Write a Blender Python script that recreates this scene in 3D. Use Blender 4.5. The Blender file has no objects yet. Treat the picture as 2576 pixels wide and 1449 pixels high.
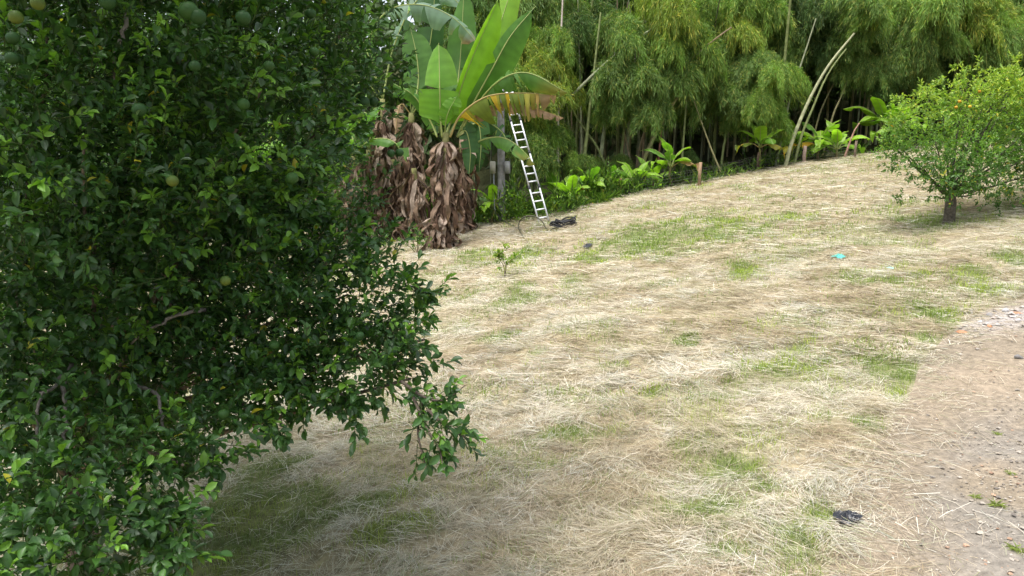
import bpy, math, random
import numpy as np
from mathutils import Vector, Matrix

# ------------------------------------------------------------------ camera, sky, sun, exposure
SC = bpy.context.scene
COL = SC.collection
CAM = np.array([0.0, 0.0, 3.4]); PITCH = math.radians(10); FPX = 1900.0     # FPX: focal length for a 2576 px wide frame
cam_d = bpy.data.cameras.new('camera'); cam = bpy.data.objects.new('camera', cam_d); COL.objects.link(cam)
cam.location = CAM; cam.rotation_euler = (math.radians(90) - PITCH, 0, 0)
cam_d.sensor_width = 36; cam_d.lens = FPX / 2576 * 36; cam_d.clip_start = 0.05; cam_d.clip_end = 2000
SC.camera = cam

SUN_EL, SUN_AZ = math.radians(76), math.radians(-125)       # azimuth measured from +Y (away from the camera) towards +X
W = bpy.data.worlds.new('World'); SC.world = W; W.use_nodes = True
nt = W.node_tree; nt.nodes.clear()
sky = nt.nodes.new('ShaderNodeTexSky'); sky.sky_type = 'NISHITA'; sky.sun_disc = False
sky.sun_elevation = SUN_EL; sky.sun_rotation = SUN_AZ
sky.air_density = 1.0; sky.dust_density = 4.0; sky.ozone_density = 1.0
hs = nt.nodes.new('ShaderNodeHueSaturation'); hs.inputs['Saturation'].default_value = 0.45   # thin overcast: a pale sky
bg = nt.nodes.new('ShaderNodeBackground'); bg.inputs['Strength'].default_value = 0.15
wo = nt.nodes.new('ShaderNodeOutputWorld')
nt.links.new(sky.outputs[0], hs.inputs['Color']); nt.links.new(hs.outputs[0], bg.inputs['Color']); nt.links.new(bg.outputs[0], wo.inputs[0])

sd = bpy.data.lights.new('sun', 'SUN'); sd.energy = 1.5; sd.angle = math.radians(18); sd.color = (1.0, 0.98, 0.95)
so = bpy.data.objects.new('sun', sd); COL.objects.link(so)
to_sun = Vector((math.sin(SUN_AZ) * math.cos(SUN_EL), math.cos(SUN_AZ) * math.cos(SUN_EL), math.sin(SUN_EL)))
so.rotation_euler = (-to_sun).to_track_quat('-Z', 'Y').to_euler(); so.location = (0, 0, 60)

SC.view_settings.view_transform = 'Standard'; SC.view_settings.look = 'None'
SC.view_settings.exposure = 1.18; SC.view_settings.gamma = 1.0
SC.render.engine = 'CYCLES'
SC.cycles.use_denoising = True; SC.cycles.use_adaptive_sampling = True; SC.cycles.adaptive_threshold = 0.02
SC.cycles.max_bounces = 6; SC.cycles.diffuse_bounces = 4; SC.cycles.glossy_bounces = 2
SC.cycles.transmission_bounces = 4; SC.cycles.transparent_max_bounces = 4
SC.cycles.caustics_reflective = False; SC.cycles.caustics_refractive = False

# ------------------------------------------------------------------ helpers
RNG = np.random.default_rng(7)
def unit(v): v = np.asarray(v, float); return v / (np.linalg.norm(v, axis=-1, keepdims=True) + 1e-12)
cp, sp = math.cos(PITCH), math.sin(PITCH)
FWD = np.array([0, cp, -sp]); UPV = np.array([0, sp, cp]); RGT = np.array([1.0, 0, 0])
def P(u, v, d):                                   # world point seen at (u, v) at distance d along the view axis
    return CAM + d * (RGT * (u - 1288) / FPX + FWD + UPV * (724.5 - v) / FPX)
def pix(p):
    q = np.asarray(p) - CAM; d = q @ FWD
    return 1288 + FPX * (q @ RGT) / d, 724.5 - FPX * (q @ UPV) / d, d

def _h(ix, iy, s):
    h = (ix.astype(np.int64) * 374761393 + iy.astype(np.int64) * 668265263 + s * 1274126177) & 0xffffffff
    h = ((h ^ (h >> 13)) * 1103515245) & 0xffffffff
    h = ((h ^ (h >> 16)) * 668265263) & 0xffffffff
    return ((h ^ (h >> 15)) & 0xffffff) / float(0xffffff)
def vn(x, y, s=0):
    x = np.asarray(x, float); y = np.asarray(y, float)
    ix = np.floor(x); iy = np.floor(y); fx = x - ix; fy = y - iy
    fx = fx * fx * (3 - 2 * fx); fy = fy * fy * (3 - 2 * fy)
    a = _h(ix, iy, s); b = _h(ix + 1, iy, s); c = _h(ix, iy + 1, s); d = _h(ix + 1, iy + 1, s)
    return (a * (1 - fx) + b * fx) * (1 - fy) + (c * (1 - fx) + d * fx) * fy
def fbm(x, y, s=0, o=4):
    t = 0; a = .5; n = 0
    for k in range(o):
        t = t + a * vn(np.asarray(x) * 2 ** k, np.asarray(y) * 2 ** k, s + 17 * k); n += a; a *= .5
    return t / n
def sstep(a, b, x): t = np.clip((np.asarray(x) - a) / (b - a), 0, 1); return t * t * (3 - 2 * t)

def plane(x, y):
    return .147 * 40 * np.tanh(np.asarray(x) / 40) + .058 * 90 * np.tanh(np.asarray(y) / 90) - .33
def gplane(u, v):
    d = P(u, v, 1) - CAM; t = 3.0
    for _ in range(400):
        p = CAM + d * t
        g = p[2] - plane(p[0], p[1])
        if g < .002: break
        t += max(.003, g * .5)
    return p
# the left edge of the dirt road, as points on the ground
EDGE = np.array([gplane(u, v)[:2] for u, v in [(2040, 1700), (2070, 1449), (2110, 1300), (2150, 1190), (2235, 1090), (2290, 980), (2325, 900), (2400, 835), (2440, 800), (2576, 745), (2700, 715)]])
EDGE = EDGE[np.argsort(EDGE[:, 1])]
def road_left(y): return np.interp(y, EDGE[:, 1], EDGE[:, 0]) + .22 * (fbm(np.asarray(y) * 1.7, 3.3, 5) - .5)
Y_END = EDGE[-1, 1]
def road_dist(x, y):                              # > 0 on the road
    d = np.asarray(x) - road_left(y)
    return np.minimum(d * .8, (Y_END - np.asarray(y)))
def H(x, y):
    x = np.asarray(x, float); y = np.asarray(y, float)
    z = plane(x, y)
    field = 1 - sstep(-.4, .05, road_dist(x, y))
    near = sstep(2.0, 4.0, y) * (1 - sstep(34, 40, y))
    m = fbm(x / 1.3 + 4, y / 1.1, 11, 3); m = np.abs(m - .5) * 2
    z = z + field * near * (.15 * (.35 - m) + .085 * (fbm(x / .38, y / .38, 12, 2) - .5))
    z = z + 9.5 * sstep(43, 62, y) + 30 * sstep(60, 300, y)
    return z + .12 * (fbm(x / 6, y / 6, 13, 2) - .5) * (1 - .7 * (1 - field))
def G(u, v):                                      # ground point seen at (u, v)
    d = P(u, v, 1) - CAM; t = 3.0
    for _ in range(500):
        p = CAM + d * t; g = p[2] - float(H(p[0], p[1]))
        if g < .002: break
        t += max(.003, g * .4)
    p[2] = float(H(p[0], p[1])); return p
def on_ground(x, y, dz=0): return np.array([x, y, float(H(x, y)) + dz])

def under_tree(x, y):                              # floor below the big tree, its shade painted into the colours, widening to the left
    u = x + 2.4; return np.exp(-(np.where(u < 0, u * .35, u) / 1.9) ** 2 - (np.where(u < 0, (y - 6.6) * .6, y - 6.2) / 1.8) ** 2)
class Acc:
    def __init__(s): s.V = []; s.F3 = []; s.F4 = []; s.T = []; s.n = 0
    def add(s, V, F, tint=(1, 1, 1)):
        V = np.asarray(V, float).reshape(-1, 3)
        t = np.asarray(tint, float)
        if t.ndim == 1: t = np.tile(t, (len(V), 1))
        s.V.append(V); s.T.append(t)
        for f in (F if isinstance(F, list) else [F]):
            f = np.asarray(f)
            if len(f): (s.F3 if f.shape[1] == 3 else s.F4).append(f + s.n)
        s.n += len(V)
    def mesh(s, name, mat, smooth=True):
        V = np.concatenate(s.V); T = np.concatenate(s.T)
        f3 = np.concatenate(s.F3) if s.F3 else np.zeros((0, 3), int)
        f4 = np.concatenate(s.F4) if s.F4 else np.zeros((0, 4), int)
        me = bpy.data.meshes.new(name)
        me.vertices.add(len(V)); me.vertices.foreach_set('co', V.astype(np.float32).ravel())
        li = np.concatenate([f3.ravel(), f4.ravel()]).astype(np.int32)
        me.loops.add(len(li)); me.loops.foreach_set('vertex_index', li)
        n = len(f3) + len(f4); me.polygons.add(n)
        ls = np.concatenate([np.arange(len(f3)) * 3, len(f3) * 3 + np.arange(len(f4)) * 4]).astype(np.int32)
        me.polygons.foreach_set('loop_start', ls)
        me.polygons.foreach_set('use_smooth', np.full(n, smooth, bool))
        me.update(calc_edges=True)
        a = me.color_attributes.new('tint', 'FLOAT_COLOR', 'POINT')
        a.data.foreach_set('color', np.c_[T, np.ones(len(T))].astype(np.float32).ravel())
        me.materials.append(mat)
        return me
    def obj(s, name, mat, parent=None, smooth=True):
        return link(name, s.mesh(name, mat, smooth), parent)
def link(name, data, parent=None, loc=None, rot=None, scale=None):
    o = bpy.data.objects.new(name, data); COL.objects.link(o)
    if parent is not None:
        o.parent = parent
        if loc is None and data is not None: o.location = -Vector(parent.location)     # geometry given in world space
    if loc is not None: o.location = loc
    if rot is not None: o.rotation_euler = rot
    if scale is not None: o.scale = scale if hasattr(scale, '__len__') else (scale,) * 3
    return o
def thing(name, loc, label, cat, group=None):
    o = link(name, None); o.location = Vector(loc); o.empty_display_size = .2
    return tag(o, label, cat, group)
def tag(o, label=None, cat=None, group=None, kind=None):
    if label: o['label'] = label
    if cat: o['category'] = cat
    if group: o['group'] = group
    if kind: o['kind'] = kind
    return o

def tube(acc, pts, rad, sides=8, tint=(1, 1, 1), cap=True):
    pts = np.asarray(pts, float); n = len(pts); rad = np.broadcast_to(np.asarray(rad, float), (n,))
    t = unit(np.gradient(pts, axis=0))
    ref = np.array([0, 0, 1.0]) if abs(t[0, 2]) < .9 else np.array([1.0, 0, 0])
    a = unit(np.cross(t[0], ref)); A = [a]
    for k in range(1, n):
        a = a - t[k] * (a @ t[k]); a = unit(a); A.append(a)
    A = np.array(A); B = np.cross(t, A)
    th = np.arange(sides) / sides * 2 * math.pi
    ring = pts[:, None] + rad[:, None, None] * (np.cos(th)[None, :, None] * A[:, None] + np.sin(th)[None, :, None] * B[:, None])
    V = ring.reshape(-1, 3)
    i = np.arange(n - 1)[:, None] * sides; j = np.arange(sides)[None]; j2 = (j + 1) % sides
    F = np.stack([i + j, i + j2, i + sides + j2, i + sides + j], -1).reshape(-1, 4)
    tt = np.asarray(tint, float)
    if tt.ndim == 2: tt = np.repeat(tt, sides, axis=0)
    Fs = [F]
    if cap:
        V = np.concatenate([V, pts[:1], pts[-1:]]); c0 = n * sides; jj = np.arange(sides)
        Fs.append(np.stack([np.full(sides, c0), (jj + 1) % sides, jj], -1))
        Fs.append(np.stack([np.full(sides, c0 + 1), (n - 1) * sides + jj, (n - 1) * sides + (jj + 1) % sides], -1))
        if tt.ndim == 2: tt = np.concatenate([tt, tt[:1], tt[-1:]])
    acc.add(V, Fs, tt)
def box(acc, c, half, R=np.eye(3), tint=(1, 1, 1), bev=0.0):
    s = np.array([[x, y, z] for x in (-1, 1) for y in (-1, 1) for z in (-1, 1)], float)
    if bev <= 0:
        acc.add((s * half) @ np.asarray(R).T + c, np.array([[0, 1, 3, 2], [4, 6, 7, 5], [0, 4, 5, 1], [2, 3, 7, 6], [0, 2, 6, 4], [1, 5, 7, 3]]), tint)
    else:
        bm_box(acc, c, half, R, tint, bev)
import bmesh
def bm_box(acc, c, half, R, tint, bev):
    bm = bmesh.new(); bmesh.ops.create_cube(bm, size=2)
    for v in bm.verts: v.co = Vector(np.array(v.co) * half)
    bmesh.ops.bevel(bm, geom=bm.edges[:], offset=bev, segments=2, affect='EDGES')
    bmesh.ops.triangulate(bm, faces=bm.faces[:])
    bm.verts.index_update()
    V = np.array([v.co[:] for v in bm.verts]) @ np.asarray(R).T + c
    acc.add(V, np.array([[v.index for v in f.verts] for f in bm.faces]), tint); bm.free()
def spline(pts, n=24):
    p = np.asarray(pts, float)
    if len(p) == 2: return p[0] + (p[1] - p[0]) * np.linspace(0, 1, n)[:, None]
    q = np.concatenate([[2 * p[0] - p[1]], p, [2 * p[-1] - p[-2]]])
    out = []
    for s in np.linspace(0, len(p) - 1 - 1e-9, n):
        k = int(s); t = s - k; a, b, c, d = q[k:k + 4]
        out.append(.5 * (2 * b + (c - a) * t + (2 * a - 5 * b + 4 * c - d) * t * t + (3 * b - a - 3 * c + d) * t ** 3))
    return np.array(out)

# ------------------------------------------------------------------ materials
def mat(name, rough=.7, transl=0.0, spec=.3, bump=None, noise=None, metal=0.0, boost=1.6, objcol=False, coat=0.0):
    m = bpy.data.materials.new(name); m.use_nodes = True; t = m.node_tree; N = t.nodes; L = t.links
    b = N['Principled BSDF']; out = N['Material Output']
    a = N.new('ShaderNodeAttribute'); a.attribute_name = 'tint'
    col = a.outputs['Color']
    if objcol:
        oi = N.new('ShaderNodeObjectInfo'); mx = N.new('ShaderNodeMix'); mx.data_type = 'RGBA'; mx.blend_type = 'MULTIPLY'; mx.inputs[0].default_value = 1
        L.new(col, mx.inputs[6]); L.new(oi.outputs['Color'], mx.inputs[7]); col = mx.outputs[2]
    if noise:                                     # (scale, low, high): mottling of the surface's own colour
        tc = N.new('ShaderNodeNewGeometry'); nz = N.new('ShaderNodeTexNoise'); nz.inputs['Scale'].default_value = noise[0]; nz.inputs['Detail'].default_value = 6
        L.new(tc.outputs['Position'], nz.inputs['Vector'])
        mr = N.new('ShaderNodeMapRange'); mr.inputs[1].default_value = .3; mr.inputs[2].default_value = .7; mr.inputs[3].default_value = noise[1]; mr.inputs[4].default_value = noise[2]
        L.new(nz.outputs['Fac'], mr.inputs[0])
        mx = N.new('ShaderNodeMix'); mx.data_type = 'RGBA'; mx.blend_type = 'MULTIPLY'; mx.inputs[0].default_value = 1
        L.new(col, mx.inputs[6]); L.new(mr.outputs[0], mx.inputs[7]); col = mx.outputs[2]
    L.new(col, b.inputs['Base Color'])
    b.inputs['Roughness'].default_value = rough; b.inputs['Metallic'].default_value = metal
    b.inputs['Specular IOR Level'].default_value = spec; b.inputs['Coat Weight'].default_value = coat
    if bump:
        tc = N.new('ShaderNodeNewGeometry'); nz = N.new('ShaderNodeTexNoise'); nz.inputs['Scale'].default_value = bump[0]; nz.inputs['Detail'].default_value = 5
        L.new(tc.outputs['Position'], nz.inputs['Vector'])
        bp = N.new('ShaderNodeBump'); bp.inputs['Strength'].default_value = bump[1]; bp.inputs['Distance'].default_value = bump[2]
        L.new(nz.outputs['Fac'], bp.inputs['Height']); L.new(bp.outputs[0], b.inputs['Normal'])
    if transl:
        tr = N.new('ShaderNodeBsdfTranslucent'); mx = N.new('ShaderNodeMix'); mx.data_type = 'RGBA'; mx.blend_type = 'MULTIPLY'; mx.inputs[0].default_value = 1
        L.new(col, mx.inputs[6]); mx.inputs[7].default_value = (boost * .95, boost * 1.1, boost * .45, 1)
        L.new(mx.outputs[2], tr.inputs['Color'])
        ms = N.new('ShaderNodeMixShader'); ms.inputs[0].default_value = transl
        L.new(b.outputs[0], ms.inputs[1]); L.new(tr.outputs[0], ms.inputs[2]); L.new(ms.outputs[0], out.inputs['Surface'])
    return m
M_GROUND = mat('soil_and_stubble', .95, spec=.1, bump=(14, .8, .05), noise=(9, .55, 1.25))
M_ROAD = mat('packed_earth', .95, spec=.1, bump=(48, 1.0, .02), noise=(16, .72, 1.22))
M_HAY = mat('dry_straw', .75, .18, .25, boost=1.1)
M_GRASS = mat('grass_blade', .6, .3, .3)
M_STONE = mat('stone', .9, spec=.2, bump=(40, .5, .01), noise=(25, .75, 1.15))
M_BARK = mat('citrus_bark', .9, spec=.15, bump=(45, .8, .02), noise=(22, .5, 1.5))
M_CITRUS = mat('citrus_leaf', .42, .25, .42, noise=(30, .85, 1.12))
M_CITRUS_FAR = mat('citrus_leaf_pale', .5, .3, .35)
M_FRUIT = mat('fruit_skin', .5, spec=.2, bump=(420, .25, .002), noise=(14, .8, 1.2))
M_BANANA = mat('banana_leaf', .45, .42, .35, noise=(3, .85, 1.15))
M_MIDRIB = mat('banana_midrib', .5, .1, .3)
M_STEM = mat('banana_stem', .75, spec=.2, bump=(12, .6, .03), noise=(6, .6, 1.3))
M_DRY = mat('dry_banana_leaf', .85, .12, .15, boost=1.1, noise=(9, .7, 1.25))
M_BAMBOO = mat('bamboo_leaf', .6, .3, .25, objcol=True)
M_CULM = mat('bamboo_culm', .55, spec=.3, noise=(5, .7, 1.25))
M_WEED = mat('weed_leaf', .55, .3, .3)
M_POLE = mat('weathered_wood', .9, spec=.15, bump=(18, .6, .02), noise=(7, .7, 1.25))
M_ALU = mat('brushed_aluminium', .45, spec=.5, metal=.55)
M_PAINT = mat('painted_box', .6, spec=.3, noise=(9, .85, 1.1))
M_RUBBER = mat('black_hose', .4, spec=.4)
M_PLASTIC = mat('plastic_sheet', .35, spec=.5, noise=(30, .7, 1.3))
M_WIRE = mat('wire', .6, spec=.4, metal=.4)

# ------------------------------------------------------------------ ground
GREEN = [(1660, 590, 170, 34), (1560, 605, 70, 22), (1820, 568, 110, 24), (1990, 553, 80, 16), (1330, 640, 70, 18), (1860, 690, 60, 16), (1470, 650, 60, 14),
         (2150, 715, 70, 18), (2240, 722, 40, 14), (2440, 700, 90, 28), (2540, 655, 70, 30), (2480, 748, 60, 16), (2350, 800, 60, 28), (2330, 862, 36, 14),
         (2230, 925, 70, 44), (2255, 990, 36, 40), (2200, 1075, 26, 30), (1720, 850, 50, 24), (1940, 940, 110, 36), (1850, 1180, 60, 26), (1350, 905, 30, 14),
         (1300, 745, 50, 24), (1240, 870, 40, 18), (1700, 1130, 60, 18), (1440, 1100, 110, 26), (1780, 1285, 90, 36), (1940, 1230, 50, 28), (2060, 1290, 60, 28),
         (2010, 1375, 60, 56), (2050, 1235, 40, 18), (1390, 1180, 50, 20), (1800, 1400, 90, 30), (880, 1280, 80, 32), (650, 1300, 240, 120), (560, 1400, 200, 90), (1000, 1340, 120, 30),
         (2370, 562, 150, 26), (2000, 880, 50, 16), (1460, 700, 40, 10), (2300, 700, 40, 12), (1200, 640, 60, 14), (1640, 1000, 40, 12), (1560, 930, 50, 12)]
GB = []
for u, v, ru, rv in GREEN:
    c = gplane(u, v); a = gplane(u + ru, v); b = gplane(u, v - rv)
    GB.append((c[0], c[1], max(.15, abs(a[0] - c[0])), max(.15, min(3.0, abs(b[1] - c[1])))))
def green_mask(x, y):
    g = np.zeros_like(np.asarray(x, float))
    n = fbm(np.asarray(x) / .42, np.asarray(y) / .42, 31, 4)
    for cx, cy, rx, ry in GB:
        d = np.sqrt(((x - cx) / rx) ** 2 + ((y - cy) / ry) ** 2)
        g = np.maximum(g, 1 - sstep(.25, 1.4, d + (n - .5) * 2.4))
    return np.clip(g + .40 * sstep(.50, .72, fbm(np.asarray(x) / 1.1, np.asarray(y) / 1.1, 33, 3)), 0, 1)
BACK = np.array([gplane(u, v)[:2] for u, v in [(900, 560), (1190, 572), (1300, 560), (1420, 545), (1560, 500), (1760, 466), (1905, 432), (2020, 408), (2200, 388), (2400, 372), (2700, 350)]])
BACK = BACK[np.argsort(BACK[:, 0])]
def back_y(x): return np.interp(x, BACK[:, 0], BACK[:, 1])

def axis(lo, hi, step, far_lo, far_hi):
    a = [lo]; s = step
    while a[0] > far_lo: s *= 1.25; a.insert(0, a[0] - s)
    m = list(np.arange(lo + step, hi, step)); b = [hi]; s = step
    while b[-1] < far_hi: s *= 1.25; b.append(b[-1] + s)
    return np.array(a + m + b)
xs = axis(-9, 17, .13, -600, 600); ys = axis(3, 34, .14, -300, 900)
X, Y = np.meshgrid(xs, ys); Z = H(X, Y) - .01 * (road_dist(X, Y) > .25)
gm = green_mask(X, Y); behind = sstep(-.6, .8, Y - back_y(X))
n1 = fbm(X / .8, Y / .8, 41, 4)[..., None]
soil = np.array([.27, .215, .135]) * (1 - n1) + np.array([.42, .36, .24]) * n1
gc = soil * (1 - .75 * gm[..., None]) + np.array([.10, .15, .035]) * .75 * gm[..., None]
floor_shade = under_tree(X, Y)[..., None]; gc = gc * (1 - .7 * floor_shade) + np.array([.075, .08, .03]) * .7 * floor_shade      # soil colour darkened to paint in the big tree's shade
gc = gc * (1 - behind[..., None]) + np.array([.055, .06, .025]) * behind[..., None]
ac = Acc(); ny, nx = X.shape
i = np.arange(ny - 1)[:, None] * nx + np.arange(nx - 1)[None]
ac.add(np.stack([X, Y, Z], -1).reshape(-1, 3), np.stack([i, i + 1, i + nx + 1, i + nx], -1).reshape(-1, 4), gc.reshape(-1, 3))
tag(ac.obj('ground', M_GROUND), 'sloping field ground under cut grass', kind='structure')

# dirt road
ry = np.arange(1.0, Y_END + 1.2, .07); t = np.linspace(0, 1, 90) ** 1.3
RX = road_left(ry)[:, None] - .12 + t[None] * 9; RY = np.repeat(ry[:, None], len(t), 1)
RX = RX + np.clip(RY - Y_END + .4, 0, 9) * 2.5
RZ = H(RX, RY) + .012 - .05 * (1 - sstep(0, .02, t))[None] + .02 * (fbm(RX / .5, RY / .5, 51, 3) - .5)
dn = fbm(RX / .9, RY / .9, 52, 4); gravel_m = sstep(.3, 1.3, RX - road_left(RY)) * (1 - sstep(6.6, 8.4, RY + .35 * (RX - 4)))
rub = np.exp(-((RX - gplane(2520, 805)[0]) / 1.1) ** 2 - ((RY - gplane(2520, 805)[1]) / .38) ** 2)
rc = np.array([.275, .225, .163]) + (dn - .5)[..., None] * np.array([.14, .10, .07])
gravel_m = gravel_m * sstep(.38, .55, fbm(RX / .7, RY / .7, 53, 3) + .12)
rc = rc * (1 - .8 * gravel_m[..., None]) + np.array([.235, .215, .185]) * .8 * gravel_m[..., None]
rc = rc * (1 - .8 * rub[..., None]) + np.array([.42, .39, .375]) * .8 * rub[..., None]
ac = Acc(); ny, nx = RX.shape; i = np.arange(ny - 1)[:, None] * nx + np.arange(nx - 1)[None]
ac.add(np.stack([RX, RY, RZ], -1).reshape(-1, 3), np.stack([i, i + 1, i + nx + 1, i + nx], -1).reshape(-1, 4), rc.reshape(-1, 3))
tag(ac.obj('dirt_road', M_ROAD), 'bare tan dirt road along the field edge', kind='structure')

# ------------------------------------------------------------------ hay: every straw a bent ribbon lying along the combed direction
def in_view(x, y, m=180):
    z = plane(x, y); q0 = x - CAM[0]; qy = y - CAM[1]; qz = z - CAM[2]
    d = qy * cp - qz * sp; u = 1288 + FPX * q0 / d; v = 724.5 - FPX * (qy * sp + qz * cp) / d
    return (d > 1) & (u > -m) & (u < 2576 + m) & (v < 1449 + m * 1.5)
PAL = np.array([[.69, .62, .525], [.54, .45, .345], [.54, .53, .48], [.44, .46, .295], [.31, .24, .165], [.84, .79, .70]])
def straws(acc, n, y0, y1, lo, hi, w, segs, lift, seed, keep=1.0):
    r = np.random.default_rng(seed)
    y = y0 + (y1 - y0) * r.random(n); half = (y + 2.5) * .72
    x = (r.random(n) * 2 - 1) * half
    ok = in_view(x, y) & (y < back_y(x) + .5 * r.random(n)); x, y = x[ok], y[ok]
    rd = road_dist(x, y); g = green_mask(x, y)
    tree_shade = under_tree(x, y)
    cl = sstep(.30, .62, fbm(x / .35, y / .35, seed + 3, 3))
    pr = (1 - .78 * g) * (.40 + .60 * cl) * (1 - .72 * tree_shade)
    pr = pr * np.where(rd > 0, .85 * np.exp(-np.clip(rd, 0, 9) / .30) * (.3 + .9 * cl) + .012, 1.0)
    ok = r.random(len(x)) < pr; x, y, g, rd = x[ok], y[ok], g[ok], rd[ok]; n = len(x)
    ang = 7 * fbm(x / 2.4, y / 2.4, 61, 2) + 11.0 * (_h(np.floor(x / .23 + .6 * vn(x / .1, y / .1, 63)), np.floor(y / .23 + .6 * vn(x / .1, y / .1, 64)), 62) - .5) * (r.random(n) < .7) + r.normal(0, .55, n)
    L = lo + (hi - lo) * r.random(n) ** 1.6; el = np.abs(r.normal(0, .14, n)) * (rd < .1)
    stick = (r.random(n) < .05) & (rd < 0); el = np.where(stick, el + .5 * r.random(n), el)
    z0 = H(x, y) + lift * r.random(n) * (rd < .1) * (.4 + cl[ok]) + .004 + .012 * (rd > 0)
    dx, dy = np.cos(ang), np.sin(ang); bend = r.normal(0, .13, n); droop = .5 + r.random(n)
    W_ = w * (.6 + .8 * r.random(n)); roll = r.normal(0, .5, n)
    S = np.linspace(0, 1, segs + 1); V = []
    for s in S:
        cx = x + L * s * (dx - bend * s * dy); cy = y + L * s * (dy + bend * s * dx)
        cz = z0 + L * (el * s - el * droop * s * s * .6) + .02 * np.sin(s * 3.1) * L * 5 * r.random(n) * .5
        gz = H(cx, cy) + .003; cz = np.maximum(cz, gz)
        ww = W_ * (1 - .5 * s) / 2
        ox, oy, oz = -dy * ww * np.cos(roll), dx * ww * np.cos(roll), ww * np.sin(roll)
        V += [np.stack([cx - ox, cy - oy, cz - oz], -1), np.stack([cx + ox, cy + oy, cz + oz], -1)]
    V = np.stack(V, 1)                                      # n, 2(segs+1), 3
    k = 2 * (segs + 1); b = np.arange(n)[:, None] * k
    F = np.concatenate([b + np.array([[2 * q, 2 * q + 1, 2 * q + 3, 2 * q + 2]]) for q in range(segs)])
    zone = fbm(x / 1.1, y / 1.0, 71, 3); zone2 = fbm(x / .8, y / .8, 72, 3)
    c = PAL[0] * np.ones((n, 1)); pick = r.random(n)
    tan = 1.35 * sstep(.44, .60, zone); shade_grey = np.exp(-((x + 2.0) / 2.2) ** 2 - ((y - 6.2) / 2.4) ** 2); grey = np.clip(sstep(.5, .62, zone2) + 2.0 * shade_grey, 0, 2.2)  # more grey straw below the tree, its shade put into the colour
    idx = np.where(pick < .30 * (.4 + tan * 1.6), 1, np.where(pick < .30 * (.4 + tan * 1.6) + .28 * grey, 2, 0))
    idx = np.where(r.random(n) < .10 + .35 * g, 3, idx); idx = np.where(r.random(n) < .07, 4, idx); idx = np.where(r.random(n) < .10, 5, idx)
    c = PAL[idx] * (.66 + .55 * r.random((n, 1)))
    old = sstep(.48, .66, fbm(x / .55, y / .55, 73, 3))[:, None]; c = c * (1 - .24 * old * np.array([.75, .92, 1.3]))      # older, browner straw lies in patches
    ut = under_tree(x, y)[:, None]; c = c * (1 - .75 * ut) + np.array([.33, .36, .28]) * (.6 + .6 * r.random((n, 1))) * .75 * ut  # straw pulled to dull grey-green as painted shade of the big tree
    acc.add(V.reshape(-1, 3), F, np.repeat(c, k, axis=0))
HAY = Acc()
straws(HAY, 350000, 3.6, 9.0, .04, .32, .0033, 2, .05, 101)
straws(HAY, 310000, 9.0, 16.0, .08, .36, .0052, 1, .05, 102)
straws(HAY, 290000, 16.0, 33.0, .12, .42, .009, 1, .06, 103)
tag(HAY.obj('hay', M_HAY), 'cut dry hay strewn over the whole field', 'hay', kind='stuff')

# green grass blades in the bare patches
def blades(acc, n, y0, y1, lo, hi, w, seed, extra=None):
    r = np.random.default_rng(seed)
    y = y0 + (y1 - y0) * r.random(n); x = (r.random(n) * 2 - 1) * (y + 2.5) * .72
    ok = in_view(x, y) & (y < back_y(x) + .4); x, y = x[ok], y[ok]
    g = green_mask(x, y) * (road_dist(x, y) < -.02)
    g = g + .14 * sstep(.45, .68, fbm(x / .5, y / .5, 83, 3)) * (road_dist(x, y) < -.02)
    ok = r.random(len(x)) < g * (.25 + .75 * sstep(.35, .6, fbm(x / .22, y / .22, 82, 2))); x, y = x[ok], y[ok]; n = len(x)
    a = r.random(n) * 6.283; L = lo + (hi - lo) * r.random(n); lean = .2 + .7 * r.random(n)
    z = H(x, y); b0 = np.stack([x, y, z], -1); sd_ = np.stack([-np.sin(a), np.cos(a), 0 * a], -1) * (w * (.7 + .6 * r.random(n)))[:, None]
    d1 = np.stack([np.cos(a) * lean * .4, np.sin(a) * lean * .4, np.ones(n)], -1) * (L * .55)[:, None]
    d2 = np.stack([np.cos(a) * lean * 1.2, np.sin(a) * lean * 1.2, 1.15 - .5 * lean], -1) * L[:, None]
    V = np.stack([b0 - sd_, b0 + sd_, b0 + d1 + sd_ * .7, b0 + d1 - sd_ * .7, b0 + d2], 1)
    k = np.arange(n)[:, None] * 5
    t_ = r.random((n, 1)); zz = fbm(x / .9, y / .9, 84, 2)[:, None]
    c = np.array([.12, .19, .035]) * (1 - t_) + np.array([.30, .36, .10]) * t_
    wt = under_tree(x, y)[:, None]; c = c * (1 - .8 * wt) + np.array([.075, .105, .045]) * .8 * wt  # blades below the tree coloured darker to paint in its shade
    c = c * (1 - sstep(.5, .65, zz)) + c * np.array([1.45, 1.35, 1.0]) * sstep(.5, .65, zz)
    acc.add(V.reshape(-1, 3), [k + np.array([[0, 1, 2, 3]]), k + np.array([[3, 2, 4]])], np.repeat(c, 5, axis=0))
GR = Acc()
blades(GR, 230000, 3.6, 9.0, .03, .10, .0026, 201)
blades(GR, 200000, 9.0, 17.0, .04, .12, .005, 202)
blades(GR, 170000, 17.0, 30.0, .05, .14, .009, 203)
tag(GR.obj('grass', M_GRASS), 'short green grass showing through the hay', 'grass', kind='stuff')

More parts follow.
